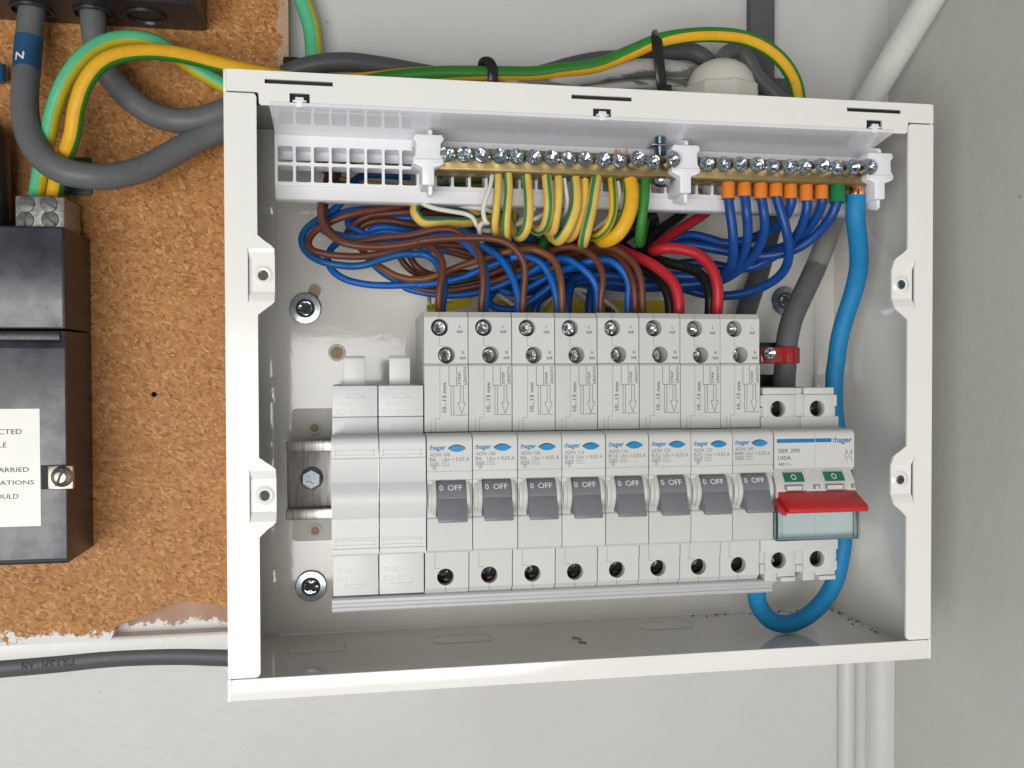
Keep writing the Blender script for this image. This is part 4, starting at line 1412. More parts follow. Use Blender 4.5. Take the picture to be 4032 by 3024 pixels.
# ================================================================== wires inside the enclosure
def path(spec):
    """[(region, x, y, depth)...] -> points; the region letter carries over"""
    out, reg = [], None
    for s in spec:
        if isinstance(s[0], str):
            reg = s[0]
            s = s[1:]
        out.append(px(reg, *s))
    return out


def wire(label, spec, r, m, group, cat='wire', name='wire', sect=None, n=12, step=7, **kw):
    mb = MB().tube(path(spec), r, n, sect=sect, step=step, **kw)
    return tag(obj(name, mb, m), label, cat, group)


GB, GN, GD = 'brown live wires', 'bright blue neutral wires', 'dark blue neutral leads'
BRN, TAN, BLU, DBL, NAV = 'pvc_brown', 'pvc_brown_tan', 'pvc_blue', 'pvc_blue_deep', 'pvc_navy'
rb = 1.5
# --- browns
wire('brown wire making the lower left loop and entering the first breaker',
     [('B', 700, 120, 44), (300, 125, 40), (110, 150, 37), ('A', 1500, 330, 35), (1250, 375, 33), (1000, 415, 32), (800, 470, 32), (600, 560, 33), (470, 650, 33), (405, 760, 32), (440, 850, 30), (560, 895, 29),
      (800, 930, 28), (1100, 930, 28), (1350, 880, 28), (1500, 838, 28), ('B', 100, 722, 27), (240, 712, 24), (350, 765, 19), (445, 870, 15), (475, 990, 13), (458, 1150, 12), (428, 1350, 12), (424, 1520, 13), (424, 1680, 14)], rb, BRN, GB)
wire('brown wire arching high and entering the second breaker',
     [('K', 1010, 900, 50), (960, 1120, 40), ('A', 600, 330, 34), (588, 470, 31), (640, 600, 28), (760, 715, 27), (900, 765, 27), (1100, 745, 26), (1300, 712, 25), (1569, 690, 24), ('B', 150, 568, 23), (350, 520, 21), (560, 507, 20), (700, 560, 19), (870, 680, 17), (950, 830, 14), (995, 1050, 12), (1000, 1300, 12), (980, 1520, 13), (980, 1680, 14)], rb, BRN, GB)
wire('brown wire dropping from the carrier holes and sweeping across to the third breaker',
     [('K', 1230, 860, 46), (1110, 900, 44), (1050, 1000, 42), ('A', 600, 200, 34), (560, 300, 30), (553, 420, 27), (580, 560, 24), (680, 690, 21), (830, 775, 19), (1000, 810, 18), (1200, 822, 17), (1450, 805, 16), (1700, 765, 15),
      ('B', 200, 660, 14), (500, 630, 13), (850, 620, 12), (1100, 628, 11), (1300, 680, 10), (1450, 800, 10), (1535, 950, 10), (1550, 1100, 11), (1535, 1300, 12), (1520, 1500, 13), (1515, 1680, 14)], rb, BRN, GB)
wire('tan brown wire sagging low and arching into the fourth breaker',
     [('A', 880, 500, 44), (940, 700, 44), (1040, 850, 42), (1130, 975, 40), (1260, 1060, 38), (1450, 1165, 36), (1640, 1212, 35), ('B', 60, 1160, 35), (230, 1155, 34), (420, 1100, 33), (700, 990, 32), (930, 915, 31), (1150, 850, 29), (1400, 780, 26), ('C', 150, 335, 22), (350, 325, 19), (560, 385, 17), (720, 500, 15), (805, 680, 13), (845, 900, 12), (855, 1150, 13), (855, 1450, 14)], rb, TAN, GB)
wire('brown wire arching over the blues into the fifth breaker',
     [('A', 1500, 1260, 52), ('B', 130, 1280, 50), (330, 1310, 48), (560, 1305, 47), (800, 1270, 46), (1100, 1200, 44), (1400, 1090, 42), (1600, 1000, 40), ('C', 130, 680, 38), (330, 580, 35), (520, 470, 31), (680, 370, 27), (830, 305, 24), (1010, 290, 21), (1200, 340, 18), (1350, 450, 15), (1455, 600, 13), (1500, 760, 12), (1490, 950, 12), (1470, 1150, 13), (1468, 1450, 14)], rb, BRN, GB)
wire('outer brown wire of the pair entering the sixth breaker',
     [('C', 780, 420, 42), (1000, 400, 36), (1270, 320, 28), (1480, 285, 23), (1680, 315, 19), (1880, 440, 16), (2030, 610, 13), (2100, 800, 12), (2125, 1050, 12), (2130, 1450, 14)], rb * 1.05, BRN, GB)
wire('inner brown wire of the pair entering the sixth breaker',
     [('C', 850, 440, 46), (1150, 440, 40), (1400, 370, 33), (1620, 385, 27), (1800, 500, 21), (1920, 680, 16), (1985, 880, 13), (2008, 1100, 13), (2010, 1450, 15)], rb, BRN, GB)
wire('upper dark brown wire of the two crossing behind the second breaker drop',
     [('C', 150, 330, 56), ('B', 1300, 900, 54), (940, 855, 52), (700, 790, 52), (450, 725, 52), (200, 690, 52), ('A', 1500, 790, 52), (1200, 800, 54)], rb, BRN, GB)
wire('dark brown wire bending steeply down through the gap in the left bundle',
     [('A', 1450, 640, 54), (1530, 720, 53), (1590, 820, 52), (1610, 920, 51), (1660, 1020, 50), (1750, 1100, 50), ('B', 330, 1100, 51), (520, 1120, 52)], rb, BRN, GB)
wire('dark brown wire running beside it through the gap in the left bundle',
     [('A', 1300, 720, 56), (1400, 810, 55), (1480, 920, 54), (1550, 1030, 54), (1640, 1110, 54), ('B', 220, 1110, 55), (420, 1150, 56)], rb, BRN, GB)
wire('brown wire deep in the bundle behind the fourth breaker drop',
     [('B', 500, 540, 60), (1000, 640, 58), (1500, 700, 58), ('C', 300, 250, 58), (900, 340, 58), (1500, 400, 60), (1900, 480, 62)], rb, BRN, GB)
wire('brown wire deep in the bundle under the solid green wire',
     [('B', 900, 560, 62), (1400, 640, 62), ('C', 200, 180, 62), (800, 230, 62), (1300, 300, 62), (1800, 330, 64)], rb, BRN, GB)
wire('blue wire deep in the bundle behind the third breaker drop',
     [('B', 700, 640, 60), (1100, 700, 60), (1500, 760, 60), ('C', 300, 400, 60), (900, 440, 60), (1500, 520, 60), (2000, 640, 60), ('D', 350, 640, 60)], rb, 'pvc_blue', GN)
wire('dark blue wire deep in the bundle behind the fifth breaker drop',
     [('B', 1100, 900, 60), (1500, 860, 60), ('C', 200, 560, 60), (800, 540, 60), (1400, 620, 60), (1900, 720, 60), ('D', 400, 720, 60)], rb, 'pvc_blue_deep', GN)
wire('dark blue wire deep in the bundle under the earth fan',
     [('B', 1200, 600, 60), (1500, 640, 60), ('C', 250, 60, 60), (700, 40, 62), (1200, 60, 64)], rb * 1.2, 'pvc_blue_deep', GN)
wire('lower dark brown wire of the two crossing behind the second breaker drop',
     [('C', 100, 420, 58), ('B', 1300, 950, 57), (920, 900, 56), (650, 825, 56), (380, 760, 56), (150, 720, 56), ('A', 1500, 830, 56), (1250, 850, 58)], rb, BRN, GB)
wire('dark brown wire curving over the light blue strand in the left bundle',
     [('A', 1000, 660, 46), (1030, 590, 45), (1150, 525, 44), (1350, 512, 44), (1560, 545, 44), (1810, 590, 45), ('B', 300, 490, 46), (900, 500, 50)], rb * 1.1, BRN, GB)
wire('brown wire curving under the top blue strands of the left bundle',
     [('A', 800, 760, 48), (850, 690, 45), (900, 600, 43), (1000, 510, 41), (1150, 445, 40), (1400, 418, 39), (1640, 408, 39), ('B', 100, 290, 40), (350, 290, 42), (800, 310, 48)], rb, BRN, GB)
wire('pair side brown wire running beneath the tan wire towards the fourth breaker',
     [('B', 480, 1130, 50), (750, 1075, 49), (1000, 1110, 46), (1250, 1030, 45), (1500, 930, 44), ('C', 0, 700, 43), (250, 590, 42), (450, 520, 41)], rb, BRN, GB)
wire('brown wire buried under the front arches between the second and third drops',
     [('A', 1250, 700, 50), (1500, 740, 50), (1750, 745, 50), ('B', 300, 690, 50), (700, 725, 50), (1100, 790, 51), (1400, 850, 52), ('C', 150, 500, 53)], rb, BRN, GB)
wire('dark brown wire low under the tan wire beside the second drop',
     [('B', 350, 1240, 54), (650, 1200, 54), (950, 1140, 54), (1300, 1050, 52), (1600, 950, 52), ('C', 200, 620, 51), (450, 500, 50)], rb, BRN, GB)
# --- bright blues
rn = 1.55
wire('blue wire making the widest left loop and entering the first breaker',
     [('K', 1640, 1000, 48), (1400, 985, 47), (1260, 990, 46), (1195, 1030, 44), ('A', 870, 190, 40), (760, 335, 38), (620, 440, 37), (500, 512, 36), (380, 610, 35), (328, 720, 34), (350, 830, 33), (440, 930, 32), (600, 1005, 30), (800, 1042, 29), (950, 1050, 29), (1100, 1030, 28), (1300, 962, 28), (1500, 912, 28),
      (1690, 905, 28), ('B', 110, 832, 27), (230, 838, 27), (340, 895, 26), (430, 1010, 24), (478, 1130, 22), (500, 1260, 20), (488, 1400, 19), (470, 1540, 19), (468, 1690, 19)], rn, DBL, GN)
wire('bright blue wire of the large lower left loop entering the fourth breaker',
     [('A', 1150, 690, 50), (900, 700, 49), (760, 770, 48), (680, 840, 46), (640, 930, 45), (645, 1020, 44), (700, 1110, 43), (830, 1200, 42), (1000, 1250, 41), (1200, 1276, 40), (1500, 1276, 39), (1720, 1262, 38), ('B', 150, 1232, 37), (330, 1218, 36), (520, 1188, 35), (750, 1130, 34), (950, 1045, 33), (1200, 945, 31), (1400, 890, 29), ('C', 60, 462, 26), (220, 440, 24), (370, 465, 22), (540, 570, 21), (660, 750, 20), (735, 950, 19), (775, 1150, 19), (785, 1450, 20)], rn, BLU, GN)
wire('bright blue wire slipping down behind the brown drop of the second breaker',
     [('A', 1300, 380, 44), (1000, 385, 42), (760, 430, 40), (620, 490, 38), (548, 565, 37), (600, 635, 36), (740, 676, 35), (900, 705, 34), (1100, 715, 33), (1300, 735, 33), (1500, 720, 32), ('B', 200, 612, 31), (420, 583, 30), (620, 600, 28), (780, 695, 26), (900, 810, 23), (1000, 960, 21), (1040, 1150, 19), (1040, 1400, 19), (1022, 1680, 19)], rn, BLU, GN)
wire('blue wire diving diagonally behind the brown drop of the third breaker',
     [('A', 1640, 480, 46), (1400, 475, 46), (1150, 450, 46), (960, 455, 45), (885, 495, 44), (885, 560, 43), (990, 625, 42), (1120, 680, 42), (1300, 640, 40), (1650, 668, 37), ('B', 300, 500, 36), (560, 478, 34), (760, 545, 31), (920, 690, 28), (1050, 760, 26), (1190, 855, 24), (1310, 1000, 22), (1410, 1200, 20), (1462, 1400, 19), (1455, 1680, 19)], rn, BLU, GN)
wire('bright blue wire arching in front of the fifth breaker drop',
     [('A', 1080, 900, 56), (1200, 1050, 55), (1340, 1160, 53), (1500, 1250, 52), ('B', 0, 1275, 51), (180, 1325, 50), (380, 1358, 49), (620, 1372, 48), (900, 1340, 46), (1200, 1250, 44), (1430, 1150, 42), (1600, 1075, 40), ('C', 130, 770, 38), (350, 690, 35), (580, 560, 31), (770, 485, 27), (920, 485, 24), (1060, 550, 22), (1200, 650, 20), (1325, 780, 19), (1400, 930, 19), (1415, 1100, 20), (1400, 1450, 21)], rn, BLU, GN)
wire('bright blue wire arching into the sixth breaker beside the brown pair',
     [('B', 1120, 1360, 52), (1080, 1440, 50), (1150, 1520, 48), (1320, 1555, 46), (1500, 1535, 44), ('C', 260, 1220, 42), (480, 1060, 40), (680, 900, 38), (850, 680, 34), (1000, 610, 31), (1200, 545, 27), (1430, 500, 24), (1600, 510, 22), (1750, 600, 20), (1870, 750, 19), (1915, 900, 19), (1905, 1100, 20), (1898, 1450, 21)], rn * 1.08, BLU, GN)
wire('bright blue wire curling in a small hook above the third breaker',
     [('B', 1300, 1150, 50), (1235, 1230, 47), (1260, 1310, 45), (1400, 1345, 43), ('C', 100, 1010, 41), (330, 935, 40), (560, 800, 39), (720, 720, 38), (900, 640, 38), (1100, 600, 40)], rn, BLU, GN)
wire('light blue strand lying across the middle of the left bundle',
     [('A', 1130, 640, 43), (1200, 600, 42), (1350, 595, 41), (1550, 630, 41), (1700, 660, 42), ('B', 250, 590, 44)], rn * 1.05, BLU, GN)
wire('blue wire running along the top of the left bundle under the brown',
     [('A', 720, 450, 43), (900, 395, 43), (1150, 375, 43), (1400, 390, 43), (1640, 340, 44), ('B', 300, 230, 48)], rn, DBL, GN)
wire('blue strand beneath the yellow and green loop in the left bundle',
     [('A', 1250, 450, 47), (1400, 480, 47), (1600, 500, 47), ('B', 300, 470, 48), (600, 480, 47), (800, 540, 46), (950, 590, 45), (1300, 620, 46), (1600, 620, 48), ('C', 400, 110, 52)], rn * 1.1, BLU, GN)
wire('dark blue strand crossing low behind the browns in the left bundle',
     [('A', 1200, 790, 50), (1400, 790, 50), (1650, 800, 50), ('B', 200, 740, 52), (500, 690, 56)], rn, DBL, GN)
wire('blue wire buried beneath the brown arches of the left bundle',
     [('A', 1150, 740, 53), (1450, 765, 52), (1700, 795, 52), ('B', 250, 765, 52), (600, 770, 54), (1000, 825, 54), (1300, 900, 54), (1600, 920, 54), ('C', 400, 560, 54)], rn, BLU, GN)
wire('blue wire low behind the brown wires between the second and third drops',
     [('B', 500, 1330, 54), (850, 1290, 53), (1150, 1220, 52), (1450, 1120, 51), ('C', 60, 800, 50), (300, 740, 50), (600, 650, 50)], rn, BLU, GN)
# --- navy neutral leads with their ferrules
def ferrule_wire(label, spec, r, fu, fv0, fv1, fr, fm, fy=13.0, flare=1.06):
    """stranded lead with an insulated ferrule at the bar"""
    base = px('G', fu, fv1, fy)
    t = thing('neutral_lead', label, 'wire', base, GD)
    obj('sheath', MB().tube(path(spec), r, 12, step=7), NAV, t)
    a, b = px('G', fu, fv0, fy), px('G', fu, fv1, fy)
    mb = MB().lathe(a.x, 0, [(fr * 0.8, a.z + 1.2), (fr, a.z), (fr, b.z + 0.6), (fr * flare, b.z), (fr * flare * 0.82, b.z), (fr * 0.8, b.z + 1.5)], 24, axis='z', cy=a.y)
    obj('ferrule', mb, fm, t)
    mb = MB().lathe(a.x, 0, [(1.6, a.z), (1.7, 206.4)], 14, axis='z', cy=a.y + 0.6)
    obj('pin', mb, 'copper', t)
    return t


rd = 2.12
O_, G_ = 'ferrule_orange', 'ferrule_green'
ferrule_wire('dark blue lead in the first orange ferrule from the left', [('G', 370, 150, 13), (375, 200, 13), (388, 300, 13), (405, 430, 14), (415, 560, 16), (413, 680, 20), (380, 780, 26), (310, 850, 33), (200, 870, 38), (60, 860, 42), ('D', 300, 650, 46), ('C', 1900, 760, 48), (1400, 740, 50), (1050, 800, 50), (980, 960, 46), (945, 1150, 44), (930, 1450, 44)], rd, 370, 38, 185, 2.9, O_)
ferrule_wire('dark blue lead in the second orange ferrule', [('G', 510, 130, 13), (518, 180, 13), (530, 300, 13), (540, 420, 15), (535, 550, 18), (500, 670, 24), (430, 770, 30), (340, 850, 36), (200, 905, 40), (0, 930, 44), ('C', 2000, 900, 48), (1600, 860, 50), (1350, 950, 48), (1300, 1150, 46), (1290, 1450, 46)], rd, 510, 28, 165, 2.9, O_)
ferrule_wire('dark blue lead in the third orange ferrule', [('G', 652, 150, 13), (663, 200, 13), (680, 300, 13), (690, 420, 15), (668, 540, 19), (590, 680, 26), (480, 790, 33), (340, 880, 39), (200, 930, 43), (0, 950, 47), ('C', 2050, 880, 50), (1500, 820, 53), (900, 900, 52), (600, 1050, 48), (450, 1200, 46), (420, 1450, 46)], rd, 652, 38, 185, 2.9, O_)
ferrule_wire('dark blue lead in the fourth orange ferrule swinging out in a wide low loop', [('G', 785, 140, 13), (798, 190, 13), (840, 330, 13), (880, 480, 14), (900, 620, 17), (880, 760, 22), (800, 870, 28), (650, 960, 35), (500, 1008, 40), (330, 1028, 44), (150, 1010, 47), (-50, 960, 50), ('C', 1800, 930, 53), (1200, 860, 56), (700, 900, 56), (200, 1000, 56), ('B', 1300, 1230, 56), (1100, 1330, 54)], rd, 785, 35, 170, 2.9, O_)
ferrule_wire('dark blue lead in the fifth orange ferrule', [('G', 912, 150, 13), (922, 200, 13), (900, 280, 15), (840, 370, 20), (740, 450, 27), (620, 510, 33), (480, 555, 38), (340, 570, 42), (200, 530, 46), (60, 500, 50), (-60, 520, 54), (-200, 600, 57)], rd, 912, 48, 185, 2.85, O_)
ferrule_wire('dark blue lead in the sixth orange ferrule', [('G', 1048, 170, 13), (1058, 220, 13), (1050, 300, 14), (1010, 420, 18), (950, 520, 24), (860, 620, 30), (740, 700, 37), (600, 770, 42), (450, 790, 45), (250, 760, 49), (60, 740, 52), (-120, 760, 55)], rd, 1048, 65, 205, 2.85, O_)
ferrule_wire('dark blue lead in the seventh orange ferrule', [('G', 1183, 150, 13), (1190, 200, 13), (1150, 320, 17), (1060, 450, 24), (960, 540, 30), (850, 600, 36), (700, 640, 41), (560, 640, 45), (380, 620, 48), (150, 590, 51), (0, 570, 53), (-150, 600, 56)], rd, 1183, 48, 190, 2.85, O_)
ferrule_wire('dark blue lead in the single green ferrule', [('G', 1320, 170, 13), (1315, 215, 13), (1270, 330, 15), (1180, 450, 20), (1060, 560, 25), (930, 630, 29), (780, 670, 33), (600, 680, 37), (420, 650, 41), (200, 610, 45), (0, 580, 49), (-120, 590, 54)], rd * 1.04, 1320, 62, 215, 3.45, G_, 13.0, 1.06)
wire('dark blue lead running low behind the fourth and fifth breaker drops', [('D', 600, 690, 52), (250, 720, 54), ('C', 2000, 830, 55), (1500, 770, 56), (1150, 740, 56), (800, 800, 56), (300, 900, 56), ('B', 1500, 1230, 57), (1100, 1300, 57)], rd, NAV, GD)
# big blue tail from the neutral bar down to the main switch
bt = thing('blue_tail', 'thick blue tail from the neutral bar round to the foot of the main switch', 'cable', px('G', 1485, 160, 13))
sp = [('G', 1482, 158, 13), (1478, 250, 13), (1478, 350, 14), (1495, 500, 18), (1508, 640, 22), (1508, 760, 26), (1485, 900, 30), (1440, 1060, 34), (1380, 1240, 38), (1335, 1420, 41), (1312, 1600, 43), ('M', 1068, 200, 44), (1062, 420, 45), (1070, 650, 46), ('L', 1850, 300, 44), (1860, 650, 46), (1850, 860, 46), (1828, 1020, 46), (1785, 1180, 45), (1700, 1330, 44), (1570, 1455, 43), (1420, 1520, 42), (1290, 1500, 40), (1195, 1400, 37), (1165, 1290, 33), (1190, 1180, 28), (1250, 1120, 24)]
obj('sheath', MB().tube(path(sp), 4.15, 20, step=6), 'pvc_tail_blue', bt)
a = px('G', 1485, 95, 13)
mb = MB()
for i in range(13):
    q = i * 2.4
    rr = 0.9 + 2.0 * ((i * 0.37) % 1)
    x_, y_ = a.x + rr * math.cos(q), 13 + 2.0 * math.sin(q)
    mb.tube([(x_, y_, 207), (x_ + random.uniform(-.7, .7), y_ - 0.3, 203.5), (x_ + random.uniform(-.4, .4), y_, 200.5), (x_, y_, 198)], 0.95, 7, step=3)
obj('bare_end', mb, 'copper', bt)
# --- red and black
wire('red wire bending down into the seventh breaker', [('C', 1000, 120, 52), (1350, 215, 44), (1650, 280, 36), ('D', 40, 395, 30), (180, 455, 25), (320, 525, 21), (460, 625, 17), (565, 745, 14), (610, 880, 13), (617, 1000, 13), (617, 1130, 14)], 2.4, 'pvc_red', 'red live wires')
wire('red wire folded back on itself and bending into the eighth breaker', [('D', 980, -90, 60), (850, 10, 56), (640, 140, 50), (470, 250, 45), (380, 320, 41), (330, 360, 36), (350, 385, 30), (420, 360, 26), (540, 352, 23), (680, 370, 20), (830, 425, 17), (950, 540, 14), (1025, 700, 12), (1042, 880, 12), (1035, 1000, 13), (1030, 1130, 14)], 2.4, 'pvc_red', 'red live wires')
wire('black wire running down from the carrier and curving into the eighth breaker', [('D', 720, -90, 62), (600, 20, 58), (430, 140, 52), (330, 220, 48), (270, 300, 45), (280, 400, 42), (400, 480, 38), (560, 525, 34), (720, 565, 30), (840, 630, 26), (920, 740, 22), (955, 880, 20), (955, 1000, 20), (950, 1130, 20)], 2.35, 'pvc_black', 'black neutral wires')
wire('black wire curving behind the red into the seventh breaker', [('C', 1400, 420, 50), (1700, 430, 46), (1950, 560, 40), ('D', 200, 590, 34), (330, 635, 29), (440, 735, 24), (500, 860, 21), (522, 1000, 20), (520, 1130, 20)], 2.35, 'pvc_black', 'black neutral wires')
wire('black sleeved bundle standing behind the solid green wire', [('D', 330, 60, 62), (270, 180, 58), (230, 300, 56), (215, 420, 56), (130, 430, 58), (-30, 330, 62)], 3.4, 'pvc_black', 'black neutral wires')
wire('black wire passing low behind the yellow and green fan', [('H', 1250, 1500, 62), (1450, 1480, 60), (1620, 1380, 58), (1760, 1300, 58)], 4.2, 'pvc_black', 'black neutral wires')

# --- earths: yellow with a green stripe
GE = 'yellow and green earth wires'
YG = ['pvc_yellow', 'pvc_green']


def earth(label, spec, r, sect, mats=None, end=True):
    t = thing('earth_wire', label, 'wire', path(spec)[0], GE)
    obj('sheath', MB().tube(path(spec), r, 24, sect=sect, step=7), mats or YG, t)
    if end:
        p = path(spec)[0]
        obj('bare_end', MB().tube([(p.x, p.y, p.z - 0.5), (p.x + 0.2, p.y, p.z + 1.0), (p.x, p.y + 0.6, 206.8)], r * 0.55, 8, step=3), 'copper', t)
    return t


re_ = 1.78
earth('yellow and green wire first from the left in the earth fan', [('H', 527, 975, 12), (524, 1100, 11), (512, 1250, 11), (500, 1370, 13), (505, 1450, 18), (530, 1470, 25), (560, 1400, 33), (600, 1250, 42)], re_ * 0.95, [(80, 25)])
earth('yellow and green wire second in the earth fan with its green edge to the left', [('H', 604, 975, 11), (610, 1100, 10), (602, 1220, 9), (590, 1340, 9), (588, 1450, 12), (595, 1490, 18), (620, 1440, 28), (660, 1300, 40)], re_, [(58, 26)])
earth('yellow and green wire third in the earth fan hooking left at its foot', [('H', 750, 978, 12), (760, 1080, 11), (768, 1200, 10), (766, 1320, 10), (745, 1420, 12), (700, 1475, 17), (655, 1440, 25), (620, 1360, 34), (600, 1250, 44)], re_ * 1.14, [(52, 26)])
earth('yellow and green wire fourth in the earth fan with a centred green stripe', [('H', 908, 975, 12), (918, 1080, 11), (928, 1200, 10), (922, 1300, 11), (895, 1390, 15), (840, 1425, 22), (780, 1400, 30), (740, 1340, 40)], re_ * 1.2, [(-8, 22)])
earth('yellow and green wire fifth in the earth fan with its green edge to the right', [('H', 1004, 990, 12), (1008, 1080, 11), (1005, 1200, 11), (990, 1320, 12), (970, 1420, 16), (920, 1440, 24), (880, 1400, 34)], re_, [(-72, 26)])
earth('yellow and green wire sixth in the earth fan curling widely to the left', [('H', 1136, 1012, 12), (1146, 1120, 10), (1140, 1240, 9), (1105, 1350, 9), (1060, 1440, 11), (1010, 1500, 16), (960, 1480, 24), (920, 1420, 34)], re_ * 1.24, [(68, 30)])
earth('yellow wire seventh in the earth fan passing behind the eighth', [('H', 1213, 1022, 13), (1212, 1120, 12), (1200, 1240, 12), (1170, 1360, 13), (1130, 1450, 16), (1080, 1490, 23), (1040, 1460, 34)], re_, [(150, 30)])
earth('yellow and green wire eighth in the earth fan with a broad green stripe', [('H', 1308, 985, 12), (1290, 1090, 10), (1270, 1220, 9), (1245, 1340, 8), (1218, 1450, 9), (1200, 1520, 14), (1210, 1500, 24), (1240, 1400, 36)], re_ * 1.3, [(35, 24)])
earth('slim yellow and green wire ninth in the earth fan curling to the left', [('H', 1424, 1002, 12), (1432, 1090, 10), (1438, 1200, 9), (1428, 1310, 9), (1390, 1400, 10), (1340, 1455, 13), (1280, 1478, 20), (1220, 1460, 32)], re_ * 0.98, [(-12, 24)], ['pvc_yellow_deep', 'pvc_green_mid'])
earth('thick yellow and green wire tenth in the earth fan', [('H', 1566, 1012, 13), (1580, 1110, 12), (1572, 1230, 11), (1535, 1350, 11), (1470, 1450, 13), (1390, 1500, 18), (1320, 1490, 28), (1260, 1430, 42)], 3.3, [(-78, 24), (70, 14)], ['pvc_yellow_deep', 'pvc_green_mid'])
earth('solid green wire hanging at the right end of the earth fan', [('H', 1690, 1015, 12), (1688, 1110, 11), (1678, 1230, 11), (1662, 1350, 12), (1648, 1450, 15), (1645, 1520, 22), (1660, 1500, 32), (1690, 1350, 46)], 2.05, None, 'pvc_green_mid')
earth('yellow and green wire lying in a flat loop under the carrier', [('B', 1250, 330, 46), (1080, 350, 40), (900, 400, 34), (750, 420, 31), (550, 415, 29), (350, 425, 28), (220, 410, 28), (135, 330, 28), (112, 250, 31), (165, 175, 36), (330, 160, 40), (550, 180, 42), (800, 220, 46), (1100, 230, 52)], re_ * 1.2, [(48, 26)], end=False)
earth('yellow and green wire sloping out from behind the carrier to the earth fan', [('B', 640, 20, 50), (700, 110, 46), (770, 200, 43), (880, 285, 41), (1000, 340, 40), (1150, 380, 42)], re_, [(65, 28)], end=False)
earth('yellow and green wire passing behind the left carrier holes', [('K', 880, 760, 56), (920, 850, 54), (980, 960, 52), (1080, 1020, 52), (1250, 1045, 54), (1500, 1080, 56), (1800, 1100, 58)], re_, [(40, 30)], end=False)
earth('yellow and green wire crossing behind the upper carrier holes', [('K', 1250, 800, 58), (1380, 870, 57), (1520, 880, 57), (1680, 920, 58), (1900, 990, 60)], re_, [(30, 30)], end=False)
earth('green edged wire resting under the carrier lip beside the first clip', [('K', 1400, 1110, 52), (1550, 1165, 50), (1750, 1190, 50), (2000, 1180, 52), ('H', 400, 1160, 56)], re_, [(0, 60)], end=False)
earth('yellow and green wire crossing behind the middle of the carrier', [('H', 0, 1090, 56), (150, 1060, 55), (400, 1040, 56), (700, 1060, 58), (1000, 1200, 60)], re_, [(20, 30)], end=False)
earth('yellow and green wire lying behind the first neutral leads', [('I', 150, 1060, 62), (350, 1150, 60), (520, 1235, 58), (700, 1180, 60), (800, 1050, 64)], re_ * 1.2, [(60, 30)], end=False)
earth('green wire glimpsed deep behind the earth fan', [('C', 700, 60, 56), (620, 150, 55), (560, 240, 55), (520, 330, 56)], 2.4, None, 'pvc_green_mid', end=False)

# --- slim white leads
GW = 'slim white functional leads'
rw = 0.98
PW = 'pvc_white'
wire('white lead sagging from the first clip down to the earth fan', [('B', 60, 40, 40), (130, 95, 34), (250, 190, 26), (400, 240, 23), (600, 275, 22), (780, 310, 22), (870, 360, 22), (930, 470, 22), (1000, 520, 24), (1090, 528, 26), (1200, 500, 30)], rw, PW, GW)
wire('white lead with faint black lettering under the carrier', [('B', 430, 40, 40), (490, 100, 36), (600, 160, 33), (720, 200, 31), (850, 225, 30), (1000, 242, 30), (1120, 275, 32)], rw * 1.05, PW, GW)
wire('white lead dropping beside the first earth wire and curling at its foot', [('H', 482, 965, 13), (462, 1080, 12), (425, 1180, 11), (408, 1270, 11), (425, 1350, 11), ('B', 1065, 425, 13), (1000, 425, 16), (955, 480, 18), (965, 590, 20), (990, 680, 28)], rw, PW, GW)
wire('white lead beside the fifth earth wire', [('H', 1048, 1010, 13), (1062, 1100, 13), (1072, 1180, 14), (1062, 1270, 18), (1020, 1330, 26)], rw, PW, GW)
wire('white lead beside the ninth earth wire', [('H', 1472, 1035, 14), (1482, 1110, 14), (1478, 1190, 16), (1455, 1260, 22), (1390, 1335, 28), (1310, 1400, 30), (1240, 1460, 34)], rw, PW, GW)
wire('white lead crossing behind the third earth wire', [('H', 905, 1285, 26), (820, 1330, 26), (740, 1350, 28), (660, 1390, 30), (600, 1450, 34)], rw, PW, GW)
wire('white lead curving behind the third and fourth earth wires', [('H', 800, 1100, 30), (825, 1180, 29), (810, 1250, 29), (740, 1320, 30), (660, 1380, 33)], rw, PW, GW)
wire('white lead running down the back panel at the left of the yellow tag', [('B', 420, 980, 74), (350, 1080, 74), (300, 1250, 74), (295, 1380, 70), (300, 1480, 62), (320, 1640, 56)], rw * 1.1, PW, GW)
wire('upper white lead of the pair above the fifth breaker', [('C', 1000, 900, 62), (1090, 940, 60), (1220, 985, 58), (1370, 1055, 56), (1560, 1160, 54), (1700, 1270, 50), (1790, 1420, 48)], rw, PW, GW)
wire('lower white lead of the pair above the fifth breaker', [('C', 1000, 950, 62), (1080, 985, 60), (1200, 1080, 57), (1300, 1170, 54), (1400, 1270, 50), (1450, 1420, 48)], rw, PW, GW)
wire('white lead crossing low above the third breaker', [('B', 1180, 1330, 60), (1260, 1400, 58), (1340, 1450, 56), (1420, 1520, 52)], rw, PW, GW)
# --- yellow tags and labels
def tagplate(name, label, cat, quad, m, prints=()):
    P = [Vector(p) for p in quad]
    n = (P[1] - P[0]).cross(P[3] - P[0]).normalized() * 0.25
    mb = MB().add([tuple(p) for p in P] + [tuple(p + n) for p in P], [(0, 1, 2, 3), (7, 6, 5, 4), (0, 4, 5, 1), (1, 5, 6, 2), (2, 6, 7, 3), (3, 7, 4, 0)])
    t = thing(name, label, cat, P[0])
    obj('sheet', mb, m, t, smooth=0)
    for s, a, b, c_, d_, ink in prints:
        q = MB()

        def pl_(X, Z):
            v = P[0].lerp(P[1], X).lerp(P[3].lerp(P[2], X), Z)
            return tuple(v + Vector((0, -0.45, 0)))
        write(q, s, a, b, c_, d_, 0, place=pl_, bold=0.03)
        obj('lettering', q, ink, t, recalc=False, smooth=0)
    return t


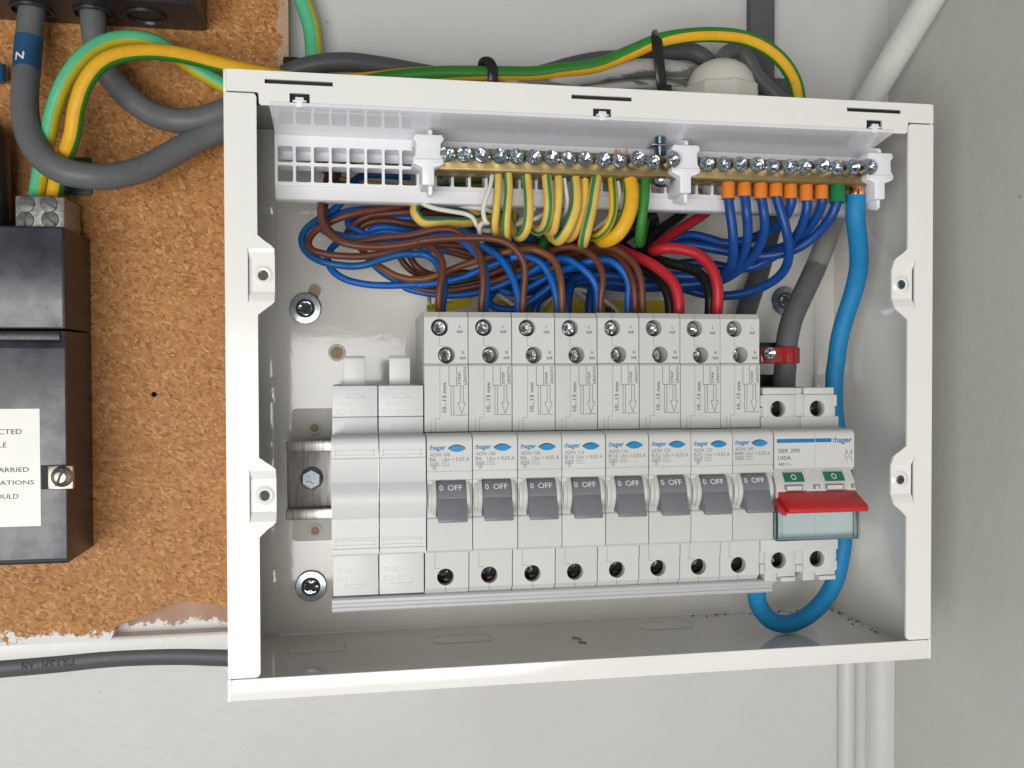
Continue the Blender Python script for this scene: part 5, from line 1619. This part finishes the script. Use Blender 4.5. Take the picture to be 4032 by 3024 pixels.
tagplate('yellow_tag', 'yellow tag with green lettering standing behind the first breaker wires', 'tag',
         [px('B', 270, 1640, 40), px('B', 850, 1500, 46), px('B', 870, 1385, 50), px('B', 262, 1498, 44)], 'label_yellow',
         (('FUN', 0.02, 0.19, 0.48, 0.92, 'ink_green'), ('VAL', 0.42, 0.58, 0.72, 0.97, 'ink_green')))
wl = tagplate('warning_label', 'yellow and black label stuck to the back panel above the middle breakers', 'label',
         [px('D', -640, 1180, 79.3), px('D', 500, 1180, 79.3), px('D', 500, 922, 79.3), px('D', -640, 922, 79.3)], 'label_yellow')
tagplate('paper_label', 'pale grey label stuck to the back panel behind the sixth breaker wires', 'label',
         [px('C', 1080, 1140, 79.3), px('C', 2400, 1140, 79.3), px('C', 2400, 860, 79.3), px('C', 1080, 900, 79.3)], 'label_grey')
tagplate('yellow_tag', 'folded yellow tag tucked between the fourth and fifth breaker wires', 'tag',
         [px('C', 960, 1420, 50), px('C', 1240, 1420, 52), px('C', 1200, 1200, 55), px('C', 1010, 1070, 56)], 'label_yellow')
tagplate('yellow_tag', 'crumpled yellow tag with a green mark beside the fourth breaker drop', 'tag',
         [px('C', 560, 1420, 48), px('C', 800, 1420, 46), px('C', 760, 1080, 52), px('C', 560, 1270, 54)], 'label_yellow',
         (('!', 0.40, 0.46, 0.3, 0.6, 'ink_green'),))
t = tagplate('yellow_tag', 'yellow strip with black bars low behind the third breaker drop', 'tag',
         [px('B', 1120, 1640, 66), px('B', 1640, 1640, 66), px('B', 1640, 1440, 70), px('B', 1120, 1440, 70)], 'label_yellow')
mb = MB()
for i, xx in enumerate((1540, 1590, 1655)):
    a, b = px('C', xx, 1240 + 8 * i, 78.8), px('C', xx + 45, 1400, 78.8)
    mb.box(a.x, b.x, 78.8, 78.95, b.z, a.z)
obj('warning_stripe', mb, 'ink_black', wl)

# --- grey tails inside the box
wire('dark grey cable bending down to the red clamp above the main switch', [('G', 1330, -40, 66), (1310, 150, 64), (1290, 350, 61), (1235, 520, 57), (1165, 700, 53), (1085, 880, 49), (1000, 1060, 46), (930, 1220, 43), (890, 1380, 41), (872, 1520, 40), (868, 1640, 39), ('M', 520, 260, 38), (520, 420, 36)], 5.1, 'pvc_grey_scuffed', 'grey supply tails', 'cable', 'grey_cable', n=20)
wire('dark grey cable disappearing behind the eighth breaker', [('G', 830, 120, 74), (790, 280, 74), (740, 450, 73), (690, 640, 72), (630, 860, 70), (560, 1060, 66), (520, 1200, 62), (500, 1400, 58)], 5.0, 'pvc_grey_dark', 'grey supply tails', 'cable', 'grey_cable', n=20)
# red clamp
cl = thing('cable_clamp', 'glossy red saddle clamp with a screw round the grey cable', 'clamp', px('S', 1860, 550, 50))
c0, c1 = px('S', 1625, 550, 36), px('S', 2105, 550, 36)
zt, zb = px('S', 1900, 460, 36).z, px('S', 1900, 640, 36).z
pf = [(c0.x, 34.2), (c0.x + 4.0, 33.8), (c0.x + 7.5, 33.6), (c0.x + 10, 34.2), (c0.x + 12, 33.6), (c0.x + 15, 33.3), (c0.x + 17.6, 34.2), (c1.x - 1.0, 36.8), (c1.x + 0.1, 41), (c1.x + 0.2, 50),
      (c1.x - 1.2, 50), (c1.x - 1.3, 41), (c1.x - 2.4, 38), (c0.x + 17, 35.6), (c0.x + 12, 35.1), (c0.x + 9, 36), (c0.x, 36)]
obj('strap', MB().slab(pf, zb, zt), 'clamp_red', cl, bevel=0.5, smooth=50)
cc = px('S', 1735, 530, 33)
inst('screw', screw_mesh('clamp_screw', 3.2, 3.5, ['zinc', 'seam_dark'], a0=0.1), cl, Vector((cc.x, 31.6, cc.z)) - wloc(cl))
mb = MB()
q0, q1 = px('S', 1560, 410, 46), px('S', 1800, 890, 46)
mb.box(q0.x, q1.x, 44, 62, px('S', 1600, 640, 46).z + 2, q0.z).box(q0.x, q1.x, 46, 60, q1.z, px('S', 1600, 760, 46).z)
obj('base', mb, 'bakelite', cl, bevel=0.4)
# copper offcuts on the floor of the box
for u, v, h_, lab in ((2270, 2512, 1.9, 'longer bright copper wire offcut lying on the enclosure floor'), (2294, 2528, 1.5, 'shorter copper wire offcut on the enclosure floor nearer the front edge')):
    c = at_z(u, v, 1.5)
    tag(obj('copper_offcut', MB().tube([(c.x - h_, c.y + 1.2, 1.5), (c.x, c.y, 1.6), (c.x + h_, c.y - 1.5, 1.5)], 0.3, 6), 'copper'), lab, 'offcut', 'copper offcuts on the floor')

# ================================================================== cables above the enclosure
# the earth cable from the cut-out over the top of the box
YG2 = ['pvc_yellow_deep', 'pvc_green_mid']
p_ = [('J', 420, 1600, 66), (455, 1420, 60), (505, 1270, 52), (570, 1080, 46), (608, 850, 42), (680, 650, 40), (800, 505, 40), (950, 435, 42), (1200, 410, 46), (1450, 438, 50), (1700, 500, 54), (2000, 570, 58), ('N', 200, 590, 60), (600, 580, 62), (900, 550, 62), (1200, 532, 60), (1500, 532, 58), (1850, 535, 56), ('O', 0, 558, 54), (300, 520, 52), (600, 400, 50), (800, 320, 48), (1000, 285, 47), (1250, 275, 47), (1480, 305, 47), (1660, 390, 47), (1790, 510, 48), (1870, 650, 50), (1900, 790, 52), (1905, 900, 54)]
P_ = path(p_)
ctrl = [(0.0, 105), (0.40, 105), (0.46, 25), (0.52, -5), (0.56, -22), (0.62, -28), (0.69, -42), (0.76, -66), (1.0, -68)]


def roll(s):
    """how far the two-coloured sheath has rolled along its run"""
    for (a, va), (b, vb) in zip(ctrl, ctrl[1:]):
        if a <= s <= b:
            return va + (vb - va) * (s - a) / (b - a)
    return ctrl[-1][1]


mb = MB().tube(P_, 3.35, 30, step=6, sect=[(0, 62)], twist=roll)
n_ = 30
segs = len(mb.m[:-2]) // n_
for i in range(segs):
    if i / segs > 0.722:
        for j in range(n_):
            if abs(360 * (j + 0.5) / n_ - 166) <= 38:
                mb.m[i * n_ + j] = 1
o = obj('earth_cable', mb, YG2)
tag(o, 'thick yellow and green earth cable arching over the top of the enclosure', 'cable', 'earth cables outside the enclosure')
wire('mint green and yellow earth cable arching behind the yellow one', [('J', 285, 1600, 66), (300, 1480, 62), (325, 1340, 58), (372, 1120, 54), (425, 870, 52), (515, 640, 50), (650, 455, 50), (810, 345, 52), (1000, 300, 55), (1200, 325, 58), (1350, 405, 62), (1500, 515, 66), (1650, 610, 68), (1850, 720, 70)], 3.3,
     ['pvc_mint', 'pvc_lemon'], 'earth cables outside the enclosure', 'cable', 'earth_cable', sect=[(72, 42)], n=28)
wire('mint green and yellow earth cable dropping down the wall behind the box', [('N', 150, -60, 84), (190, 60, 84), (228, 180, 84), (246, 300, 84), (250, 420, 82), (235, 560, 80)], 4.1,
     ['pvc_mint', 'pvc_lemon'], 'earth cables outside the enclosure', 'cable', 'earth_cable', sect=[(-62, 36)], n=28)
# grey supply tails left of the box
GT = 'grey supply tails'
nt_ = thing('grey_tail', 'grey cable with a blue N sleeve sweeping below the chipboard terminal block', 'cable', px('J', 240, 60, 66), GT)
tp_ = [('J', 262, 20, 66), (250, 110, 66), (235, 250, 66), (218, 450, 64), (205, 620, 60), (197, 760, 57), (200, 900, 54), (235, 1080, 50), (330, 1240, 46), (490, 1350, 43), (700, 1395, 43), (900, 1395, 46), (1150, 1330, 52), (1400, 1195, 58), (1600, 1090, 62), (1780, 1010, 64), (2000, 950, 66)]
TP = path(tp_)
obj('sheath', MB().tube(TP, 5.45, 24, step=7), 'pvc_grey', nt_)
run = smooth_path(TP, 7)
sl_ = run[16:27]
obj('sleeve', MB().tube(sl_, 5.62, 24, step=2), 'sleeve_blue', nt_)
mb = MB()


def sleeve_place(X, Z):
    """letter wrapped round the sleeve"""
    f_ = 23.2 - Z / (run[22] - run[23]).length
    k = int(f_)
    c_ = run[k].lerp(run[k + 1], f_ - k)
    t_ = (run[k] - run[k + 1]).normalized()
    fr = (Vector((0, -1, 0)) + t_ * t_.y).normalized()
    sd = fr.cross(t_) * -1
    ang = X / 5.7
    return tuple(c_ + sd * math.sin(ang) * 5.72 * (1 if sd.x > 0 else -1) + fr * math.cos(ang) * 5.72)


write(mb, 'N', -2.9, 0.8, -2.2, 2.2, 0, place=sleeve_place, bold=0.02)
obj('lettering', mb, 'ink_white', nt_, recalc=False, smooth=0)
wire('grey cable curving from the black terminal block into the enclosure side', [('J', 735, 20, 66), (738, 120, 66), (748, 260, 66), (780, 410, 66), (850, 560, 66), (950, 700, 66), (1085, 825, 65), (1230, 912, 64), (1400, 955, 62), (1560, 950, 62), (1780, 880, 63), (2000, 800, 66)], 5.4, 'pvc_grey', GT, 'cable', 'grey_tail', n=24)
# grey cables lying on top of the box
wire('grey cable lying along the top edge of the enclosure', [('N', 40, 540, 68), (140, 500, 66), (300, 462, 64), (500, 450, 64), (750, 480, 66), (1000, 525, 68), (1300, 570, 72), (1800, 560, 74), ('O', 100, 520, 76), (300, 480, 74), (600, 460, 72), (900, 410, 70), (1050, 410, 70), (1160, 470, 70), (1230, 580, 72), (1270, 720, 74)], 4.3, 'pvc_grey_dark', 'grey cables on top of the enclosure', 'cable', 'grey_cable', n=18)
wire('grey cable streaked with white paint on top of the enclosure', [('N', 1500, 650, 62), (1800, 610, 60), ('O', 0, 640, 58), (200, 600, 57), (400, 565, 56), (600, 545, 56), (800, 545, 57), (950, 565, 58), (1100, 610, 60), (1250, 700, 62)], 4.5, 'pvc_grey_painted', 'grey cables on top of the enclosure', 'cable', 'grey_cable', n=18)
wire('grey cable arching out of the white gland', [('O', 1280, 620, 64), (1290, 480, 68), (1350, 410, 71), (1430, 400, 73), (1500, 480, 74), (1570, 610, 74), (1680, 720, 74), (1800, 830, 72)], 3.9, 'pvc_grey', 'grey cables on top of the enclosure', 'cable', 'grey_cable', n=18)
wire('slim brown grey cable squeezed below the painted cable', [('O', 200, 720, 48), (450, 690, 48), (700, 665, 50), (900, 690, 52), (1100, 760, 54)], 2.0, 'pvc_grey_painted', 'grey cables on top of the enclosure', 'cable', 'grey_cable', n=12)
# dark grey trunking on the wall
a, b = px('O', 1522, 0, 86), px('O', 1712, 610, 86)
mb = MB().box(a.x, b.x, 86, WALL_Y - 0.2, px('O', 1500, 760, 86).z, 420)
mb.box(b.x + 0.05, px('O', 1840, 700, 86).x, 86.4, WALL_Y - 0.2, px('O', 1500, 760, 86).z, px('O', 1715, 612, 86).z)
tag(obj('trunking', mb, 'trunking_grey', bevel=0.6), 'dark grey trunking running up the wall behind the gland', 'trunking')
# white cable gland
g0 = px('O', 1280, 740, 52)
gl = thing('cable_gland', 'white plastic cable gland standing on top of the enclosure', 'gland', (g0.x, 52, 240))
rg = (px('O', 1568, 740, 52).x - px('O', 990, 740, 52).x) / 2
zt = px('O', 1300, 490, 52).z
h_ = zt - 240
mb = MB().slab([(g0.x + rg * math.cos(rad(a)), 52 + rg * math.sin(rad(a))) for a in range(0, 360, 45)], 240.02, 240 + h_ * 0.60)
obj('nut', mb, 'gland_white', gl, bevel=1.4, seg=3)
mb = MB().lathe(g0.x, 0, [(rg * 0.86, 240 + h_ * 0.50), (rg * 0.88, 240 + h_ * 0.64), (rg * 0.80, 240 + h_ * 0.78), (rg * 0.68, 240 + h_ * 0.88), (rg * 0.50, 240 + h_ * 0.95), (rg * 0.30, zt), (rg * 0.2, zt)], 36, axis='z', cy=52)
obj('dome', mb, 'gland_white', gl, smooth=60)
mb = MB()
for f_ in range(8):                                         # fine grip ribs on the flats
    a0_, a1_ = rad(f_ * 45), rad(f_ * 45 + 45)
    for k in range(9):
        t_ = 0.16 + 0.68 * k / 8
        X = g0.x + rg * (math.cos(a0_) * (1 - t_) + math.cos(a1_) * t_)
        Y = 52 + rg * (math.sin(a0_) * (1 - t_) + math.sin(a1_) * t_)
        mb.box(X - 0.16, X + 0.16, Y - 0.16, Y + 0.16, 241.0, 240 + h_ * 0.50)
tag(obj('grip_ribs', mb, 'gland_white', gl), kind='stuff')
# cable ties
def tie(label, pts, w, knob=None):
    t = thing('cable_tie', label, 'cable tie', pts[0], 'black cable ties')
    obj('strap', MB().tube(pts, 1, 12, flat=(0.7, w), step=6), 'tie_black', t, smooth=50)
    if knob:
        obj('buckle', MB().box(knob[0].x - knob[1], knob[0].x + knob[1], knob[0].y - 1.6, knob[0].y + 1.2, knob[0].z - 1.8, knob[0].z + 1.8), 'tie_black', t, bevel=0.4)
    return t


tie('black cable tie round the green part of the earth cable', [px('N', 1475, 500, 60), px('N', 1480, 455, 57), px('N', 1520, 448, 54), px('N', 1545, 485, 53), px('N', 1548, 540, 53), px('N', 1545, 600, 54), px('N', 1540, 660, 57)], 2.3)
tie('long black cable tie strapping the bundle left of the gland', [px('O', 800, 300, 58), px('O', 775, 272, 50), px('O', 775, 300, 45), px('O', 785, 400, 44), px('O', 798, 520, 44), px('O', 812, 640, 45), px('O', 822, 720, 47), px('O', 828, 790, 50)], 2.6, (px('O', 845, 705, 46), 2.6))
c_ = px('N', 95, 480, 74)
tag(obj('cable_clip', MB().box(c_.x - 4.0, c_.x + 3.8, 70, 82.5, c_.z - 4, c_.z + 3.2), 'tie_black', bevel=1.0), 'small black cable clip at the end of the grey cable beside the chipboard', 'cable clip')
# flat grey cable along the wall, lower left
fp = path([('P', -2200, 1090, 86), (-1100, 978, 86), (-500, 918, 86), (0, 868, 86), (250, 846, 86), (500, 823, 86), (750, 796, 86), (950, 780, 86), (1200, 770, 86), (1450, 768, 86), (1650, 775, 86), (1850, 782, 86), (2050, 785, 87)])
fc_ = thing('flat_cable', 'flat dark grey cable with embossed lettering running along the wall', 'cable', fp[0])
mb = MB().tube(fp, 1, 24, flat=(2.9, 4.35), step=6)
obj('sheath', mb, 'pvc_grey_dark', fc_)
mb = MB()
P0, P1 = px('P', 165, 855, 82.9), px('P', 590, 817, 82.9)


def flat_place(X, Z):
    v = P0.lerp(P1, X)
    return (v.x, 82.8, v.z + Z)


for k, ch in enumerate('PRYSMIAN'):
    w_ = 1 / 8
    thin = 0.38 if ch == 'I' else 0.0
    write(mb, ch, 1 - (k + 1) * w_ + 0.012 + thin * w_, 1 - k * w_ - 0.012 - thin * w_, -1.55, 1.55, 0, rot=180, place=flat_place, bold=0.0)
obj('embossing', mb, 'pvc_black', fc_, recalc=False, smooth=0)

# ================================================================== black supply equipment on the left
ht = thing('terminal_block', 'black service terminal block with round cable entries at the top left', 'terminal block', (-60, BOARD_Y, 283))
zb_ = 282.7
ec = [at_z(122, 45, zb_), at_z(372, 72, zb_), at_z(574, 92, zb_)]
ey = 66.5
exs = [px('J', 250, 95, ey).x, px('J', 742, 118, ey).x, px('J', 1155, 185, ey).x]
pl = rrect(-150, -18.2, 50, BOARD_Y - 0.05, 4, 4)
hs = [circle(x, ey, 7.6, 28) for x in exs]
mb = MB().slab(pl, zb_, zb_ + 16, hs)
mb.box(-149.5, -18.6, 50.5, BOARD_Y - 0.1, zb_ + 16, zb_ + 90)
obj('case', mb, 'bakelite', ht, bevel=0.0, smooth=30)
for x in exs:
    mb = MB().lathe(x, 0, [(8.8, zb_ + 0.3), (8.6, zb_ - 1.0), (7.9, zb_ - 1.2), (7.5, zb_ - 0.6), (7.4, zb_ + 4)], 32, axis='z', cy=ey)
    obj('entry_collar', mb, 'bakelite', ht)
obj('cover', MB().slab(rrect(-150, -21, 46.5, 52, 1.5, 3), zb_ + 3.5, zb_ + 90), 'bakelite', ht, bevel=0.8)

# service fuse
zf0, zf1 = 46.0, 186.0
xr = -70.2
yf = 45.0
cu = thing('service_fuse', 'black dusty service fuse holder with a white sticker at the left edge', 'fuse holder', (-100, BOARD_Y, zf0))
zs = px('Q', 300, 1240, yf).z
mb = MB().box(-160, xr, yf, BOARD_Y - 0.1, zs + 0.35, zf1)
obj('upper_case', mb, 'bakelite', cu, bevel=0.8)
z2 = px('Q', 300, 1390, yf).z
mb = MB().prof([(BOARD_Y - 0.1, zf0), (yf + 0.8, zf0), (yf, zf0 + 0.8), (yf, zs - 0.35), (BOARD_Y - 0.1, zs - 0.35)], -160, xr)
obj('lower_case', mb, 'bakelite', cu, bevel=0.5)
xf = px('R', 485, 700, yf - 1).x
mb = MB().prof([(yf, zf0 + 1.2), (yf - 0.6, zf0 + 1.2), (yf - 2.0, zf0 + 2.4), (yf - 2.0, z2), (yf, z2 + 3.2)], -160, xf)
obj('carrier_front', mb, 'bakelite_dusty', cu, bevel=0.5)
mb = MB().box(-160, xr - 2, yf - 0.9, yf, z2 + 3.3, zs - 0.9)
obj('top_band', mb, 'bakelite', cu, bevel=0.3)
up_ = MB().box(-160, xr - 0.8, yf - 0.5, yf, zs + 0.9, zf1 - 0.8)
obj('upper_front', up_, 'bakelite_dusty', cu, bevel=0.3)
obj('cable_entry', MB().lathe(-112, 0, [(14, zf1), (14, zf1 + 40), (11, zf1 + 46), (4, zf1 + 47)], 28, axis='z', cy=64), 'bakelite', cu)
# sealing lug with its screw
la, lb = px('R', 345, 802, yf - 4), px('R', 530, 968, yf - 4)
mb = MB().box(la.x, lb.x, yf - 4, yf - 1.5, lb.z, la.z)
lug = obj('sealing_lug', mb, 'old_nickel', cu, bevel=0.3)
obj('lug_slot', MB().box(px('R', 298, 810, yf - 2).x, la.x + 0.2, yf - 2.15, yf - 1.7, lb.z - 0.2, la.z + 0.2), 'hole_dark', cu)
lc = px('R', 446, 880, yf - 5)
inst('screw', screw_mesh('sealing_screw', 4.4, 3, ['old_nickel', 'seam_dark'], slot=True, dome=2.2), cu, Vector((lc.x, yf - 5.4, lc.z)) - wloc(cu), (0, -1.18 - PI, 0))
st = [px('R', x, y, yf - 2.1) for x, y in ((0, 1250), (305, 1235), (282, 385), (0, 398))]
zt_, zb2 = st[2].z, st[1].z
xr_ = (st[1].x + st[2].x) / 2
stk = thing('sticker', 'white printed sticker on the front of the service fuse', 'sticker', (xr_ - 20, yf - 2, zb2))
obj('sheet', MB().box(-160, xr_, yf - 2.35, yf - 2.03, zb2, zt_), 'sticker_white', stk, smooth=0)
mb = MB()
for s, x0_, x1_, yb, yt in (('ECTED', -45, 158, 573, 533), ('BLE', -45, 47, 668, 630), ('ARRIED', -15, 210, 848, 810), ('LATIONS', -32, 247, 941, 903), ('OULD', -35, 135, 1042, 1003)):
    a, b = px('R', x0_, yb, yf - 2.4), px('R', x1_, yt, yf - 2.4)
    write(mb, s, a.x, b.x, a.z, b.z, yf - 2.41, bold=0.005)
obj('lettering', mb, 'ink_black', stk, recalc=False, smooth=0)
# earth block
ya = 52.0
a, b = px('Q', 120, 142, ya), px('Q', 528, 395, ya)
eb = thing('earth_block', 'square grey cast earth block with four slotted screws above the service fuse', 'terminal block', ((a.x + b.x) / 2, 68, b.z - 4))
obj('body', MB().box(a.x, b.x, ya, 74, b.z - 6, a.z), 'cast_metal', eb, bevel=0.8)
SL = screw_mesh('slotted_screw', 3.9, 2, ['cast_dark', 'seam_dark'], slot=True, dome=0.5)
for (x, y_, rt2) in ((212, 215, 0.1), (398, 215, 0.55), (205, 345, 1.5), (408, 340, 0.75)):
    c = px('Q', x, y_, ya)
    inst('screw', SL, eb, Vector((c.x, ya - 0.3, c.z)) - wloc(eb), (0, rt2, 0))
a, b = px('J', 455, 1240, 80), px('J', 728, 1545, 80)
tag(obj('green_tag', MB().box(a.x, b.x, 79.5, BOARD_Y - 0.1, b.z, a.z), 'tag_green', bevel=0.4), 'dark green plastic plate on the chipboard behind the grey cable', 'plate')
c = px('J', -6, 585, 74)
tag(obj('blue_sleeve', MB().tube([c + Vector((0, 0, -3.5)), c, c + Vector((0, 0, 4))], 2.8, 14), 'sleeve_blue'), 'blue sleeve tip peeking in at the left edge', 'sleeve')
# dab of white paint and a paint run on the chipboard
p = [px('J', x, y, 82.95) for x, y in ((1540, 1330), (1560, 1380), (1555, 1440), (1575, 1490), (1588, 1510), (1560, 1480), (1540, 1430), (1548, 1380))]
tag(obj('paint_run', MB().plate([(q.x, q.z) for q in p], 82.75, 82.98), 'sticker_white'), 'dried white paint run on the chipboard left of the enclosure', 'paint')
